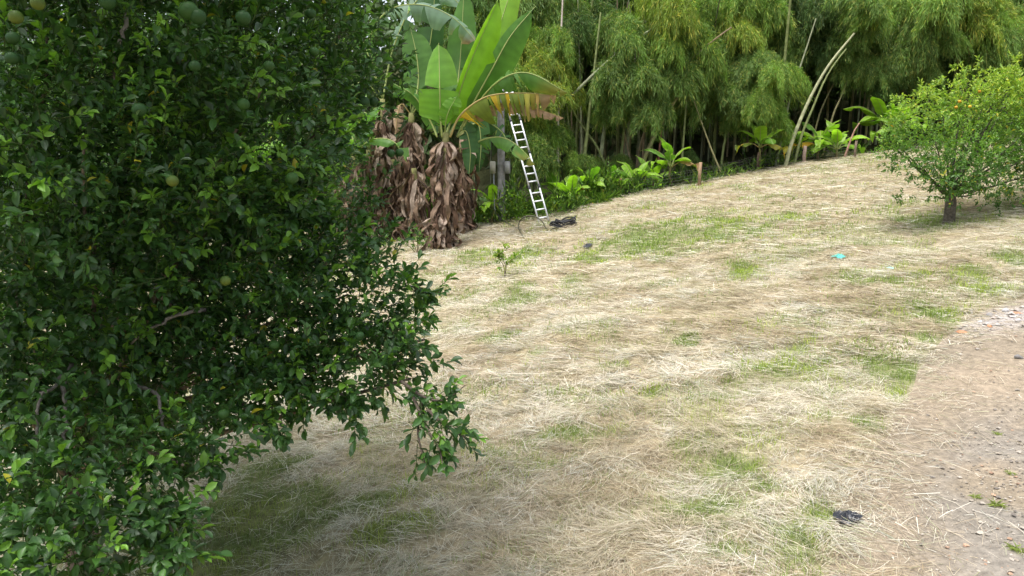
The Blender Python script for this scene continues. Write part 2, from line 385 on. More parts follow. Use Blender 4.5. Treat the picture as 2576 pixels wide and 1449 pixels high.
# ------------------------------------------------------------------ pebbles on the road
def rock_mesh(name, seed, tint, mat_=None, sq=.7, sub=2):
    bm = bmesh.new(); bmesh.ops.create_icosphere(bm, subdivisions=sub, radius=1); r = np.random.default_rng(seed)
    V = np.array([v.co[:] for v in bm.verts])
    for _ in range(7):                                       # chop flat facets
        nrm = unit(r.normal(size=3)); d = .55 + .3 * r.random(); k = V @ nrm; V = V - np.clip(k - d, 0, None)[:, None] * nrm
    V = V * np.array([1, .8, sq]) + r.normal(0, .025, V.shape)
    a = Acc(); a.add(V, np.array([[v.index for v in f.verts] for f in bm.faces]), tint); bm.free()
    return a.mesh(name, mat_ or M_STONE, smooth=False)
PB = Acc(); r = np.random.default_rng(5)
bm = bmesh.new(); bmesh.ops.create_icosphere(bm, subdivisions=1, radius=1); bm.free(); SV = np.array([[1, 0, 0], [0, 1, 0], [-1, 0, 0], [0, -1, 0], [0, 0, 1], [0, 0, -1], [.6, .6, .5], [-.6, -.6, .5]], float); SF = np.array([[0, 6, 4], [0, 1, 6], [1, 4, 6], [1, 2, 4], [2, 7, 4], [2, 3, 7], [3, 4, 7], [3, 0, 4]])
n = 20000; y = 4 + 7.6 * r.random(n); x = road_left(y) + .05 + 4.2 * r.random(n) ** .8
gmk = sstep(.3, 1.3, x - road_left(y)) * (1 - sstep(6.6, 8.4, y + .35 * (x - 4)))
rb = np.exp(-((x - gplane(2520, 805)[0]) / 1.1) ** 2 - ((y - gplane(2520, 805)[1]) / .40) ** 2)
ok = (r.random(n) < .12 + .8 * gmk + .9 * rb) & (road_dist(x, y) > 0); x, y, rb = x[ok], y[ok], rb[ok]; n = len(x)
s = (.004 + .012 * r.random(n) ** 3 + .022 * r.random(n) ** 14) * (1 + .9 * rb)
th = r.random(n) * 6.28; c_, s_ = np.cos(th), np.sin(th)
V = SV[None] * (s[:, None, None] * (np.array([1, .8, .55]) * (.8 + .4 * r.random((n, 1, 3))))) * (1 + .15 * r.normal(size=(n, len(SV), 1)))
V = np.stack([V[..., 0] * c_[:, None] - V[..., 1] * s_[:, None], V[..., 0] * s_[:, None] + V[..., 1] * c_[:, None], V[..., 2]], -1)
V = V + np.stack([x, y, H(x, y) + .014 + s * .2], -1)[:, None]
tc = np.array([[.30, .26, .21], [.42, .37, .31], [.20, .175, .15], [.38, .25, .17]])[r.choice(4, n, p=[.4, .25, .25, .1])] * (.8 + .4 * r.random((n, 1)))
tc = tc * (1 - rb[:, None] * .6) + np.array([.5, .47, .45]) * rb[:, None] * .6
PB.add(V.reshape(-1, 3), (SF[None] + (np.arange(n) * len(SV))[:, None, None]).reshape(-1, 3), np.repeat(tc, len(SV), axis=0))
tag(PB.obj('gravel', M_STONE, smooth=False), 'loose grey gravel on the dirt road', 'gravel', kind='stuff')

# ------------------------------------------------------------------ leaves and twigs
_w = np.array([.0, .62, 1.0, .82, .0]); _s = np.array([0, .22, .5, .78, 1.0])
LV = [[0, 0, 0]]
for q in (1, 2, 3): LV += [[_s[q], -.5 * _w[q], .16 * _w[q] - .14 * _s[q] ** 2], [_s[q], 0, -.14 * _s[q] ** 2], [_s[q], .5 * _w[q], .16 * _w[q] - .14 * _s[q] ** 2]]
LV = np.array(LV + [[1, 0, -.18]], float)
LF = [np.array([[0, 2, 1], [0, 3, 2], [7, 8, 10], [8, 9, 10]]), np.array([[1, 2, 5, 4], [2, 3, 6, 5], [4, 5, 8, 7], [5, 6, 9, 8]])]
SLV = np.array([[0, 0, 0], [.45, -.5, .12], [.5, 0, -.03], [.45, .5, .12], [1, 0, -.12]]); SLF = [np.array([[0, 2, 1], [0, 3, 2], [1, 2, 4], [2, 3, 4]])]
def frames(d, up):
    d = unit(d); s = unit(np.cross(up, d)); n = np.cross(d, s); return d, s, n
def add_leaves(acc, pos, d, up, L, Wd, tint, tv=LV, tf=LF):
    d, s, n = frames(d, up); m = len(pos)
    if m == 0: return
    V = pos[:, None] + L[:, None, None] * (tv[None, :, :1] * d[:, None] + tv[None, :, 2:] * n[:, None]) + Wd[:, None, None] * tv[None, :, 1:2] * s[:, None]
    k = np.arange(m)[:, None, None] * len(tv)
    acc.add(V.reshape(-1, 3), [(k + f[None]).reshape(-1, f.shape[1]) for f in tf], np.repeat(tint, len(tv), axis=0))
def twig_leaves(pos, d, nl, length, L, r, phi0=.95):
    d = unit(d); a = unit(np.cross(d, np.array([.31, .2, .93]))); b = np.cross(d, a)
    out = []
    n = len(pos); az0 = r.random(n) * 6.28
    for k in range(nl):
        f = k / max(1, nl - 1); az = az0 + k * 2.4 + r.normal(0, .25, n); ph = phi0 * (1.15 - .75 * f) + r.normal(0, .15, n)
        ld = d * np.cos(ph)[:, None] + (a * np.cos(az)[:, None] + b * np.sin(az)[:, None]) * np.sin(ph)[:, None]
        ld[:, 2] -= .12 * r.random(n)
        up = np.array([0, 0, .8]) + d * .5 + r.normal(0, .35, (n, 3))
        ll = L * (.55 + .85 * r.random(n)) * (1 - .2 * abs(f - .5))
        out.append((pos + d * (length * f)[:, None], unit(ld), up, ll))
    return [np.concatenate([o[q] for o in out]) for q in range(4)], np.tile(np.arange(n), nl)
LEAF_PAL = np.array([[.032, .084, .020], [.044, .112, .022], [.062, .148, .027], [.13, .27, .030], [.36, .34, .03], [.070, .115, .06]])

def lobe_world(l):
    u, v, d, r_ = l[:4]; R = r_ * d / FPX
    return P(u, v, d), R
def crown_twigs(lobes, dens, r, centre, lo=.5, up=.45):
    pos, dr = [], []
    for l in lobes:
        c, R = lobe_world(l); k = max(6, int(dens * R * R * (l[4] if len(l) > 4 else 1)))
        q = unit(r.normal(size=(k, 3))); rad = R * (lo + (1.06 - lo) * r.random(k) ** .6) * (.85 + .35 * vn(q[:, 0] * 2 + 9, q[:, 1] * 2 + q[:, 2] * 2, 7))
        p = c + q * rad[:, None] * np.array([1, 1, .95])
        pos.append(p); dr.append(q * .8 + unit(p - centre) * .35 + np.array([0, 0, up]) + r.normal(0, .45, (k, 3)))
    return np.concatenate(pos), unit(np.concatenate(dr))

# ------------------------------------------------------------------ the big dark orange tree beside the camera
r = np.random.default_rng(21)
NEAR_LOBES = [(60, 110, 3.7, 330), (430, 70, 4.0, 300), (720, 120, 4.6, 215), (840, 110, 5.2, 70), (962, 165, 5.3, 62, .8), (930, 90, 5.3, 50, .6), (830, 640, 4.75, 95), (850, 250, 5.0, 105), (600, 320, 4.3, 270), (200, 400, 3.8, 300), (780, 410, 4.8, 80),
              (500, 570, 4.3, 250), (690, 530, 4.7, 125), (60, 680, 4.0, 250), (330, 760, 4.3, 230), (660, 750, 4.6, 210), (870, 740, 4.7, 165), (965, 780, 4.5, 95), (1025, 865, 4.4, 62),
              (860, 900, 4.4, 125), (1020, 950, 4.25, 65), (690, 900, 4.5, 150), (500, 900, 4.4, 130), (610, 1000, 4.2, 75), (520, 1100, 3.9, 85), (440, 1220, 3.6, 70), (400, 1380, 3.4, 70), (30, 1110, 4.0, 120), (210, 1040, 4.2, 120), (920, 940, 4.3, 75), (760, 950, 4.3, 80), (60, 960, 3.7, 130), (140, 1170, 3.5, 170, .8), (360, 1150, 3.7, 120, .8), (60, 1370, 3.2, 210),
              (270, 1370, 3.35, 150), (390, 1300, 3.45, 70), (480, 1130, 3.8, 70, .7), (560, 1080, 3.9, 50, .6), (690, 1000, 4.2, 70, .7), (800, 980, 4.3, 50, .7), (300, 1000, 4.4, 130, .7), (480, 1010, 4.6, 110, .7),
              (100, -520, 4.6, 520, .7), (650, -480, 5.3, 430, .7), (300, -640, 3.8, 480, .7), (1000, -300, 6.2, 230, .6), (0, -700, 3.0, 600, .8),
              (300, -260, 4.5, 400, .7), (760, -210, 5.0, 300, .7), (-250, 250, 4.2, 420, .6), (-250, 800, 4.0, 380, .6), (-200, 1250, 3.6, 300, .6),
              (250, 250, 6.0, 380, .5), (620, 480, 6.2, 300, .5), (100, 680, 5.8, 330, .5), (600, 0, 6.2, 330, .5), (330, 480, 7.2, 330, .6), (640, 330, 7.2, 280, .6), (420, 640, 6.6, 250, .7), (640, 620, 6.2, 160, .7), (500, 200, 8.2, 300, .5), (150, 560, 8.0, 330, .5), (50, 900, 5.2, 250, .6), (350, 880, 5.2, 180, .6), (330, 930, 6.2, 190, .7), (560, 850, 6.3, 150, .7), (80, 900, 6.6, 260, .6), (90, 1010, 5.6, 230, .7), (300, 1060, 5.1, 130, .7), (100, 300, 7.4, 350, .4), (620, 790, 5.6, 170, .5)]
TRUNK = on_ground(-3.35, 5.35)
NC = np.array([-2.6, 4.9, 2.4])
tree = thing('orange_tree', TRUNK, 'large dark green orange tree with unripe green fruit filling the near side', 'tree')
pos, dr = crown_twigs(NEAR_LOBES, 960, r, NC)
# drooping spray of a low branch and its tips
def spray(pts, n, jitter):
    c = spline(pts, 60); k = (r.random(n) ** .8 * 59).astype(int); t_ = unit(np.gradient(c, axis=0))[k]
    return c[k] + r.normal(0, jitter, (n, 3)), t_ + r.normal(0, .5, (n, 3)), c
SPR = [([(1010, 960, 4.2), (1070, 1000, 4.1), (1120, 1005, 4.05), (1170, 970, 4.0)], 8, .02), ([(1040, 1000, 4.1), (1075, 1080, 4.0), (1105, 1130, 3.95), (1115, 1180, 3.9)], 10, .025),
       ([(1075, 1030, 4.05), (1120, 1070, 4.0), (1170, 1100, 3.95)], 6, .02), ([(1060, 1010, 4.1), (1052, 1090, 4.05), (1070, 1170, 4.0)], 5, .02),
       ([(600, 1000, 4.2), (640, 1060, 4.1), (700, 1090, 4.05)], 12, .03), ([(850, 980, 4.3), (880, 1020, 4.25), (890, 1045, 4.2)], 8, .03),
       ([(1040, 720, 4.6), (1080, 745, 4.6), (1105, 735, 4.6)], 8, .02), ([(380, 1260, 3.5), (430, 1330, 3.4), (450, 1430, 3.3)], 20, .04), ([(900, 560, 4.9), (925, 520, 4.9), (945, 455, 4.9)], 10, .03)]
curves = []
for pts, n, j in SPR:
    a_, b_, c_ = spray([P(*q) for q in pts], n, j); pos = np.concatenate([pos, a_]); dr = np.concatenate([dr, unit(b_)]); curves.append(c_)
keepm = pos[:, 2] > H(pos[:, 0], pos[:, 1]) + .05
pos, dr = pos[keepm], dr[keepm]
nt_ = len(pos); tl = .08 + .09 * r.random(nt_)
(lp, ld, lu, ll), tw = twig_leaves(pos, dr, 9, tl, .060, r)
young = r.random(nt_) < .19
idx = r.choice(3, len(lp), p=[.42, .38, .20]); idx = np.where(young[tw] & (r.random(len(lp)) < .85), 3, idx); idx = np.where(r.random(len(lp)) < .006, 4, idx); idx = np.where(r.random(len(lp)) < .05, 5, idx)
lc = LEAF_PAL[idx] * (.75 + .5 * r.random((len(lp), 1)))
keepl = r.random(len(lp)) < .93
lp, ld, lu, ll, lc, idx = lp[keepl], ld[keepl], lu[keepl], ll[keepl], lc[keepl], idx[keepl]
# the 300 leaves that show largest become objects of their own
uu, vv, dd = pix(lp)
vis = (uu > 5) & (uu < 1250) & (vv > 5) & (vv < 1440)
face = np.abs((unit(np.cross(np.cross(lu, ld), ld) * -1) * unit(lp - CAM)).sum(1))
score = np.where(vis, ll / dd * (.35 + face), -1)
cell = (np.floor(uu / 62).astype(int) * 100 + np.floor(vv / 62).astype(int))
order = np.argsort(dd + 1e3 * ~vis); seen = {}; pick = []
for q in order:
    if not vis[q]: break
    c_ = cell[q]
    if seen.get(c_, 0) < 2 and face[q] > .35: seen[c_] = seen.get(c_, 0) + 1; pick.append(q)
    if len(pick) >= 300: break
pick = np.array(pick); rest = np.ones(len(lp), bool); rest[pick] = False
FO = Acc(); plain = (dd > 4.8) | (uu < -120) | (vv < -120) | (vv > 1600)                # leaves deep inside or out of sight stay simple
for m_, tv_, tf_ in ((rest & ~plain, LV, LF), (rest & plain, SLV, SLF)):
    add_leaves(FO, lp[m_], ld[m_], lu[m_], ll[m_], ll[m_] * (.40 + .16 * r.random(m_.sum())), lc[m_], tv_, tf_)
fo = FO.obj('foliage', M_CITRUS, tree); tag(fo, kind='stuff')
lmesh = []
for k in range(6):
    for b_ in (.85, 1.2):
        a_ = Acc(); a_.add(LV * np.array([1, .47, 1]), LF, LEAF_PAL[k] * b_); lmesh.append(a_.mesh('leaf', M_CITRUS))
fd, fs, fn = frames(ld[pick], lu[pick])
for k, q in enumerate(pick):
    o = link('leaf', lmesh[idx[q] * 2 + int(r.random() < .5)], tree, loc=(0, 0, 0))
    o.matrix_local = Matrix.Translation(Vector(lp[q] - TRUNK)) @ Matrix(np.stack([fd[k], fs[k], fn[k]], 1).tolist()).to_4x4() @ Matrix.Scale(float(ll[q]), 4)
# wood
def wob(a, b, n, amp, r):
    c = a + (b - a) * np.linspace(0, 1, n)[:, None]; w_ = np.cumsum(r.normal(0, amp, (n, 3)), 0); w_ -= np.linspace(0, 1, n)[:, None] * w_[-1]; w_[0] = 0
    return c + w_
BK = np.array([.13, .105, .08])
a_ = Acc(); tp = np.array([TRUNK + [0, 0, -.1], TRUNK + [.02, 0, .2], TRUNK + [.05, .03, .7], TRUNK + [.0, .05, 1.35]]); tube(a_, spline(tp, 10), np.linspace(.17, .11, 10), 12, BK); a_.obj('trunk', M_BARK, tree)
FORK = tp[-1]
tgt = [l for l in NEAR_LOBES if len(l) < 5]
for k, l in enumerate(tgt[:24]):
    c, R = lobe_world(l); a_ = Acc()
    mid = FORK + (c - FORK) * .5 + np.array([0, 0, .12 + .25 * r.random()]) + r.normal(0, .10, 3)
    st = spline([FORK + r.normal(0, .03, 3), mid, c], 14) + np.cumsum(r.normal(0, .016, (14, 3)), 0)
    tube(a_, st, np.linspace(.026, .007, 14), 7, BK * (.8 + .9 * r.random())); bo = a_.obj('branch', M_BARK, tree)
    a2 = Acc()
    near = np.argsort(np.linalg.norm(pos - c, axis=1))[:int(70 * (R / .6) ** 2)]
    for q in near[::2]:
        s0 = st[-1 - int(5 * r.random())]
        tube(a2, wob(s0, pos[q], 6, .018, r), np.linspace(.007, .0025, 6), 4, BK * (.7 + .9 * r.random()) + [.0, .01, 0], cap=False)
    a2.obj('twig', M_BARK, bo)
TW = Acc()
for q in range(nt_):
    if dd is not None and tl[q] > 0: tube(TW, np.array([pos[q] - dr[q] * .06, pos[q] + dr[q] * tl[q]]), [.0028, .0014], 3, [.06, .09, .03], cap=False)
for c_ in curves: tube(TW, c_, np.linspace(.010, .003, len(c_)), 6, BK, cap=False)
tag(TW.obj('twig', M_BARK, tree), kind='stuff')
for pts in ([(190, 900, 3.75), (150, 960, 3.5), (100, 1000, 3.35), (92, 1110, 3.3)], [(300, 960, 3.9), (390, 990, 3.75), (405, 1060, 3.65), (440, 1110, 3.6)], [(160, 960, 3.5), (165, 1060, 3.4), (150, 1130, 3.35)], [(520, 780, 3.9), (430, 800, 3.8), (330, 860, 3.75)], [(330, 20, 3.5), (300, 110, 3.45), (285, 200, 3.5)]):
    a_ = Acc(); c_ = spline([P(q[0], q[1], q[2] + .28) for q in pts], 16) + r.normal(0, .006, (16, 3)); tube(a_, c_, np.linspace(.012, .006, 16), 7, [.19, .17, .145]); a_.obj('branch', M_BARK, tree)
# green oranges
def fruit_mesh(name, tint, tint2):
    bm = bmesh.new(); bmesh.ops.create_uvsphere(bm, u_segments=18, v_segments=12, radius=1)
    V = np.array([v.co[:] for v in bm.verts]); V[:, 2] *= .95; V[:, 2] -= .08 * np.exp(-((V[:, :2] ** 2).sum(1)) / .04) * (V[:, 2] > 0)
    T = np.array(tint) * (1 - np.clip(V[:, 2:3] * .5 + .5, 0, 1)) + np.array(tint2) * np.clip(V[:, 2:3] * .5 + .5, 0, 1)
    a = Acc(); F4 = np.array([[v.index for v in f.verts] for f in bm.faces if len(f.verts) == 4]); F3 = np.array([[v.index for v in f.verts] for f in bm.faces if len(f.verts) == 3])
    a.add(V, [F3, F4], T); bm.free(); return a.mesh(name, M_FRUIT)
FR = [fruit_mesh('orange', (.018, .052, .012), (.022, .062, .015)), fruit_mesh('orange', (.026, .070, .014), (.030, .080, .016)), fruit_mesh('orange', (.10, .13, .02), (.05, .10, .02))]
stalk = Acc(); tube(stalk, spline([[0, 0, .9], [.05, .05, 1.4], [.0, .1, 2.0]], 6), [.05, .045, .04, .04, .035, .03], 5, [.07, .11, .03]); stalk = stalk.mesh('stalk', M_BARK)
FRUITS = [(475, 27, 54, 1), (498, 42, 46, 0), (612, 45, 44, 0), (40, 43, 40, 2), (32, 95, 36, 0), (30, 146, 38, 0), (350, 276, 42, 0), (735, 448, 36, 1), (434, 455, 34, 2), (490, 166, 32, 0), (612, 262, 36, 1),
          (914, 258, 38, 0), (940, 256, 28, 0), (870, 292, 36, 0), (897, 288, 28, 0), (782, 34, 30, 0), (676, 166, 32, 1), (984, 386, 20, 0), (1005, 384, 22, 0), (567, 706, 30, 2), (690, 868, 30, 1), (562, 1042, 32, 1), (14, 1130, 40, 0),
          (206, 974, 36, 0), (58, 1000, 32, 0), (374, 1080, 26, 0), (910, 536, 26, 1), (310, 1362, 30, 0), (225, 1320, 32, 1), (140, 1400, 40, 0), (660, 560, 28, 0), (880, 175, 28, 1), (270, 5, 46, 0), (95, 8, 40, 2), (905, 845, 24, 0), (575, 455, 26, 0), (160, 880, 30, 0), (790, 130, 28, 1)]
for u, v, d_, kd in FRUITS:
    fr = 9
    for l in NEAR_LOBES[:30]:
        q = (l[3] ** 2 - (u - l[0]) ** 2 - (v - l[1]) ** 2)
        if q > 0: fr = min(fr, l[2] - math.sqrt(q) * l[2] / FPX)
    if fr > 8: fr = 4.7
    fr = fr - .02; rad = min(.042, max(.026, d_ * fr / FPX / 2 * .88))
    o = link('orange', FR[kd], tree, loc=Vector(P(u, v, fr) - TRUNK), rot=(r.normal(0, .2), r.normal(0, .2), r.random() * 6), scale=rad)
    link('stalk', stalk, o, loc=(0, 0, 0))

# ------------------------------------------------------------------ the smaller orange tree at the edge of the field
r = np.random.default_rng(33)
TB = G(2386, 566); D0 = pix(TB)[2]
far = thing('orange_tree', TB, 'small yellowish green orange tree with ripe fruit standing alone on the field', 'tree')
FL = [(2470, 310, 0, 110, .7), (2580, 320, 0, 125, .7), (2350, 340, -.4, 85, .8), (2420, 245, 0, 70), (2530, 225, 0, 60), (2265, 362, -.2, 55), (2300, 395, -.5, 60), (2420, 410, -.5, 95), (2530, 420, 0, 105), (2345, 450, -.5, 46, .6), (2430, 455, -.6, 60, .9), (2385, 440, -.9, 55, .9), (2460, 430, -.9, 50, .8),
      (2690, 330, .4, 150), (2645, 415, .3, 85), (2380, 285, .3, 70), (2500, 172, .2, 26), (2560, 168, .1, 36), (2240, 345, -.2, 28), (2510, 460, -.2, 48, .6), (2340, 480, -.5, 26, .5), (2470, 485, -.2, 28, .5),
      (2460, 190, .2, 32), (2405, 205, .2, 26), (2470, 340, .9, 110), (2600, 340, 1.0, 120), (2240, 385, -.3, 30, .7)]
for k in range(34):                              # small shoots that break up the outline
    a0 = r.random() * 3.6 - .25; FL.append((2470 + 215 * math.cos(a0) * (.85 + .3 * r.random()), 350 - 175 * math.sin(a0) * (.85 + .3 * r.random()), r.normal(0, .5), 14 + 18 * r.random(), .9))
FL = [(l[0], l[1] if l[1] > 400 else 400 + (l[1] - 400) * .84, D0 + l[2], l[3] * .93) + tuple(l[4:]) for l in FL]
FC = P(2450, 400, D0)
pos, dr = crown_twigs(FL, 340, r, FC, lo=.3, up=.6)
for pts, n in [([(2300, 265), (2260, 258), (2240, 252)], 10), ([(2500, 480), (2508, 520), (2512, 550)], 12), ([(2300, 470), (2270, 490), (2255, 512)], 8), ([(2250, 380), (2240, 420), (2225, 440)], 8), ([(2550, 180), (2556, 160), (2545, 140)], 8), ([(2420, 200), (2412, 180), (2405, 165)], 6), ([(2480, 190), (2470, 165), (2465, 150)], 6), ([(2350, 260), (2330, 235), (2325, 222)], 6), ([(2590, 200), (2600, 175), (2610, 160)], 6), ([(2600, 440), (2610, 480), (2590, 510)], 10)]:
    c = spline([P(a, b, D0 - .2) for a, b in pts], 30); k = (r.random(n) * 29).astype(int)
    pos = np.concatenate([pos, c[k] + r.normal(0, .03, (n, 3))]); dr = np.concatenate([dr, unit(r.normal(0, .6, (n, 3)) + [0, 0, .5])])
(lp, ld, lu, ll), tw = twig_leaves(pos, dr, 8, .10 + .08 * r.random(len(pos)), .082, r)
hgt = np.clip((lp[:, 2] - FC[2] + .4) / 1.8, 0, 1)                      # the young yellow flush sits on the upper shoots
fp = np.array([[.065, .14, .028], [.10, .20, .035], [.18, .29, .045], [.32, .41, .06], [.48, .42, .05]])
idx = np.clip((hgt * 2.2 + r.random(len(lp)) * 1.6).astype(int), 0, 3); idx = np.where(r.random(len(lp)) < .02, 4, idx)
a_ = Acc(); add_leaves(a_, lp, ld, lu, ll, ll * .46, fp[idx] * (.75 + .5 * r.random((len(lp), 1))), SLV, SLF)
tag(a_.obj('foliage', M_CITRUS_FAR, far), kind='stuff')
a_ = Acc(); t0 = P(2390, 480, D0); tube(a_, spline([TB - [0, 0, .15], TB + [.0, 0, .12], (TB + t0) / 2 + [.02, 0, .1], t0], 12), np.concatenate([[.16, .14], np.linspace(.12, .10, 10)]), 12, [.10, .085, .065]); a_.obj('trunk', M_BARK, far)
for k, l in enumerate(FL[:26]):
    c, R = lobe_world(l); a_ = Acc(); mid = (t0 + c) / 2 + [0, 0, -.1]
    st = spline([t0 - [0, 0, .1], mid, c], 10) + np.cumsum(r.normal(0, .012, (10, 3)), 0)
    tube(a_, st, np.linspace(.030, .008, 10), 6, [.09, .08, .06]); bo = a_.obj('branch', M_BARK, far)
    a2 = Acc(); near = np.argsort(np.linalg.norm(pos - c, axis=1))[:int(90 * R * R) + 6]
    for q in near: tube(a2, wob(st[-1 - int(4 * r.random())], pos[q], 4, .02, r), np.linspace(.009, .003, 4), 4, [.09, .085, .06], cap=False)
    a2.obj('twig', M_BARK, bo)
FO2 = [fruit_mesh('orange', (.45, .24, .02), (.55, .30, .03)), fruit_mesh('orange', (.45, .30, .03), (.55, .36, .03))]
for u, v, k in [(2464, 230, 0), (2414, 255, 0), (2405, 270, 0), (2440, 268, 1)]:
    fr = 99
    for l in FL:
        q = (l[3] ** 2 - (u - l[0]) ** 2 - (v - l[1]) ** 2)
        if q > 0: fr = min(fr, l[2] - math.sqrt(q) * l[2] / FPX)
    if fr > 90: fr = D0
    o = link('orange', FO2[k], far, loc=Vector(P(u, v, fr - .03) - TB), rot=(.1, .2, r.random() * 6), scale=.034)
    link('stalk', stalk, o, loc=(0, 0, 0))

# ------------------------------------------------------------------ banana plants
BG = {'bright': ((.11, .25, .025), (.14, .28, .03)), 'green': ((.075, .17, .03), (.09, .20, .035)), 'dark': ((.04, .10, .028), (.05, .12, .03)), 'grey': ((.16, .25, .17), (.20, .29, .20)),
      'young': ((.22, .40, .03), (.26, .43, .035)), 'dying': ((.17, .17, .03), (.30, .17, .03)), 'brown': ((.30, .20, .12), (.38, .27, .18)), 'lime': ((.17, .33, .025), (.20, .35, .03))}
def leaf_geo(pts, wl, wr, up, dl, dr_, tear, pet, kind, r, tipc=None, N=26, edge=None):
    c = spline(pts, N + 1); t_ = unit(np.gradient(c, axis=0)); s_ = np.linspace(0, 1, N + 1)
    U = np.asarray(up, float); S = unit(np.cross(t_, U)); Nn = np.cross(S, t_)
    a = Acc(); c0, c1 = map(np.array, BG[kind]); k0 = int(pet * N)
    q = np.clip((s_ - pet) / (1 - pet), 0, 1); prof = np.clip(q / .10, 0, 1) ** .6 * (1 - np.clip((q - .45) / .55, 0, 1) ** 2.6) ** .6
    for side, w_, dro in ((-1, wl, dl), (1, wr, dr_)):
        k = k0
        while k < N:
            glen = N - k if tear <= 0 else min(N - k, 1 + int(r.exponential(1 / tear)))
            ex = r.normal(0, .28 if tear < .6 else .2) * (tear > 0); sk = r.normal(0, .05) * (tear > 0); shade = .88 + .26 * r.random(); short = 1 - (.4 if tear > .6 else .25) * r.random() * (tear > .3); stripe = np.array([[.16, .22, .03], [.55, .38, .03], [.30, .28, .03], [.34, .20, .09], [.60, .34, .03]])[r.choice(5, p=[.3, .22, .25, .15, .08])]
            ks = np.arange(k, k + glen + 1); V = []; T = []
            for jj, rr in enumerate((0, .35, .7, 1.0)):
                ang = (dro + ex) * (.35 + .65 * rr); x_ = w_ * prof[ks] * rr * short
                gap = np.zeros(len(ks))
                if tear > 0: gap = np.linspace(.5, -.5, len(ks)) * (.28 if tear < .6 else .55) * rr * (len(ks) - 1)
                base = c[ks] + t_[ks] * ((gap * (np.linalg.norm(c[1] - c[0]))) + sk * rr + .10 * rr * w_)[:, None]
                V.append(base + side * S[ks] * (x_ * math.cos(ang))[:, None] - Nn[ks] * (x_ * math.sin(ang))[:, None] + Nn[ks] * (.012 * np.sin(ks * 1.9 + rr * 3))[:, None] * rr)
                vein = (.93 + .14 * (ks % 2))[:, None]
                cc = (c0 * (1 - rr) + c1 * rr) * shade * vein
                if kind == 'dying': cc = stripe * shade * vein * (1 - .15 * rr)
                if tipc is not None:
                    f = sstep(tipc[1] - .1, tipc[1] + .12, q[ks] + .25 * rr * r.random())[:, None]; cc = cc * (1 - f) + np.array(BG[tipc[0]][0]) * (.8 + .5 * r.random()) * f
                if edge is not None and rr >= .7: cc = cc * .45 + np.array(BG[edge][0]) * .55 * (.7 + .6 * r.random())
                T.append(cc)
            m = len(ks); V = np.stack(V, 1).reshape(-1, 3); T = np.stack(T, 1).reshape(-1, 3)
            ii = np.arange(m - 1)[:, None] * 4 + np.arange(3)[None]
            F = np.stack([ii, ii + 1, ii + 5, ii + 4], -1).reshape(-1, 4)
            a.add(V, F if side > 0 else F[:, ::-1], T); k += glen
    rl_ = min(1.15, np.linalg.norm(np.diff(c, axis=0), axis=1).sum() / 2.2); rib = Acc(); cr = np.array([.28, .33, .10]) if kind not in ('dying', 'brown') else np.array([.35, .27, .10])
    tube(rib, c, np.linspace(.032, .006, N + 1) * rl_, 6, cr)
    return a, rib
def banana_leaf(parent, pts, wl, wr, up, dl, dr_, tear=0, pet=.15, kind='green', r=None, **kw):
    a, rib = leaf_geo(pts, wl, wr, up, dl, dr_, tear, pet, kind, r, **kw)
    o = a.obj('leaf', M_BANANA if kind != 'brown' else M_DRY, parent); m = rib.obj('midrib', M_MIDRIB, None)
    m.parent = o; return o
DRYC = np.array([[.16, .10, .068], [.23, .16, .112], [.10, .062, .042], [.36, .28, .22], [.065, .042, .03]])
def dry_mesh(seed):
    r = np.random.default_rng(seed); n = 8; L = .45 + .5 * r.random(); w_ = .03 + .035 * r.random() if seed % 3 == 0 else .012 + .022 * r.random(); L = L if seed % 3 == 0 else L * 1.3; s_ = np.linspace(0, 1, n)
    out = .03 + .19 * r.random(); cx = np.cumsum(r.normal(0, .016, n)); cy = out * np.sin(s_ * 2.4) * (.5 + .8 * r.random()); cz = -L * s_
    ww = w_ * (.5 + 1.0 * np.sin(s_ * 2.8 + .25)) * (1 + r.normal(0, .12, n)); fold = r.normal(.7, .4); tw = np.linspace(0, r.normal(0, .7), n)
    V = []
    for k in range(n):
        for j in (-1, -.4, .4, 1):
            xx = j * ww[k]; yy = abs(j) * ww[k] * fold + r.normal(0, .007); V.append([cx[k] + xx * math.cos(tw[k]) - yy * math.sin(tw[k]), cy[k] + xx * math.sin(tw[k]) + yy * math.cos(tw[k]), cz[k] + r.normal(0, .008)])
    i_ = np.arange(n - 1)[:, None] * 4 + np.arange(3)[None]
    a = Acc(); c = DRYC[r.choice(5, p=[.3, .27, .2, .13, .1])]; T = c * (.6 + .7 * np.repeat(r.random((n, 1)), 4, 0))
    a.add(V, np.stack([i_, i_ + 1, i_ + 5, i_ + 4], -1).reshape(-1, 4), T); return a.mesh('dry_leaf', M_DRY, smooth=False)
DRY = [dry_mesh(900 + k) for k in range(26)]
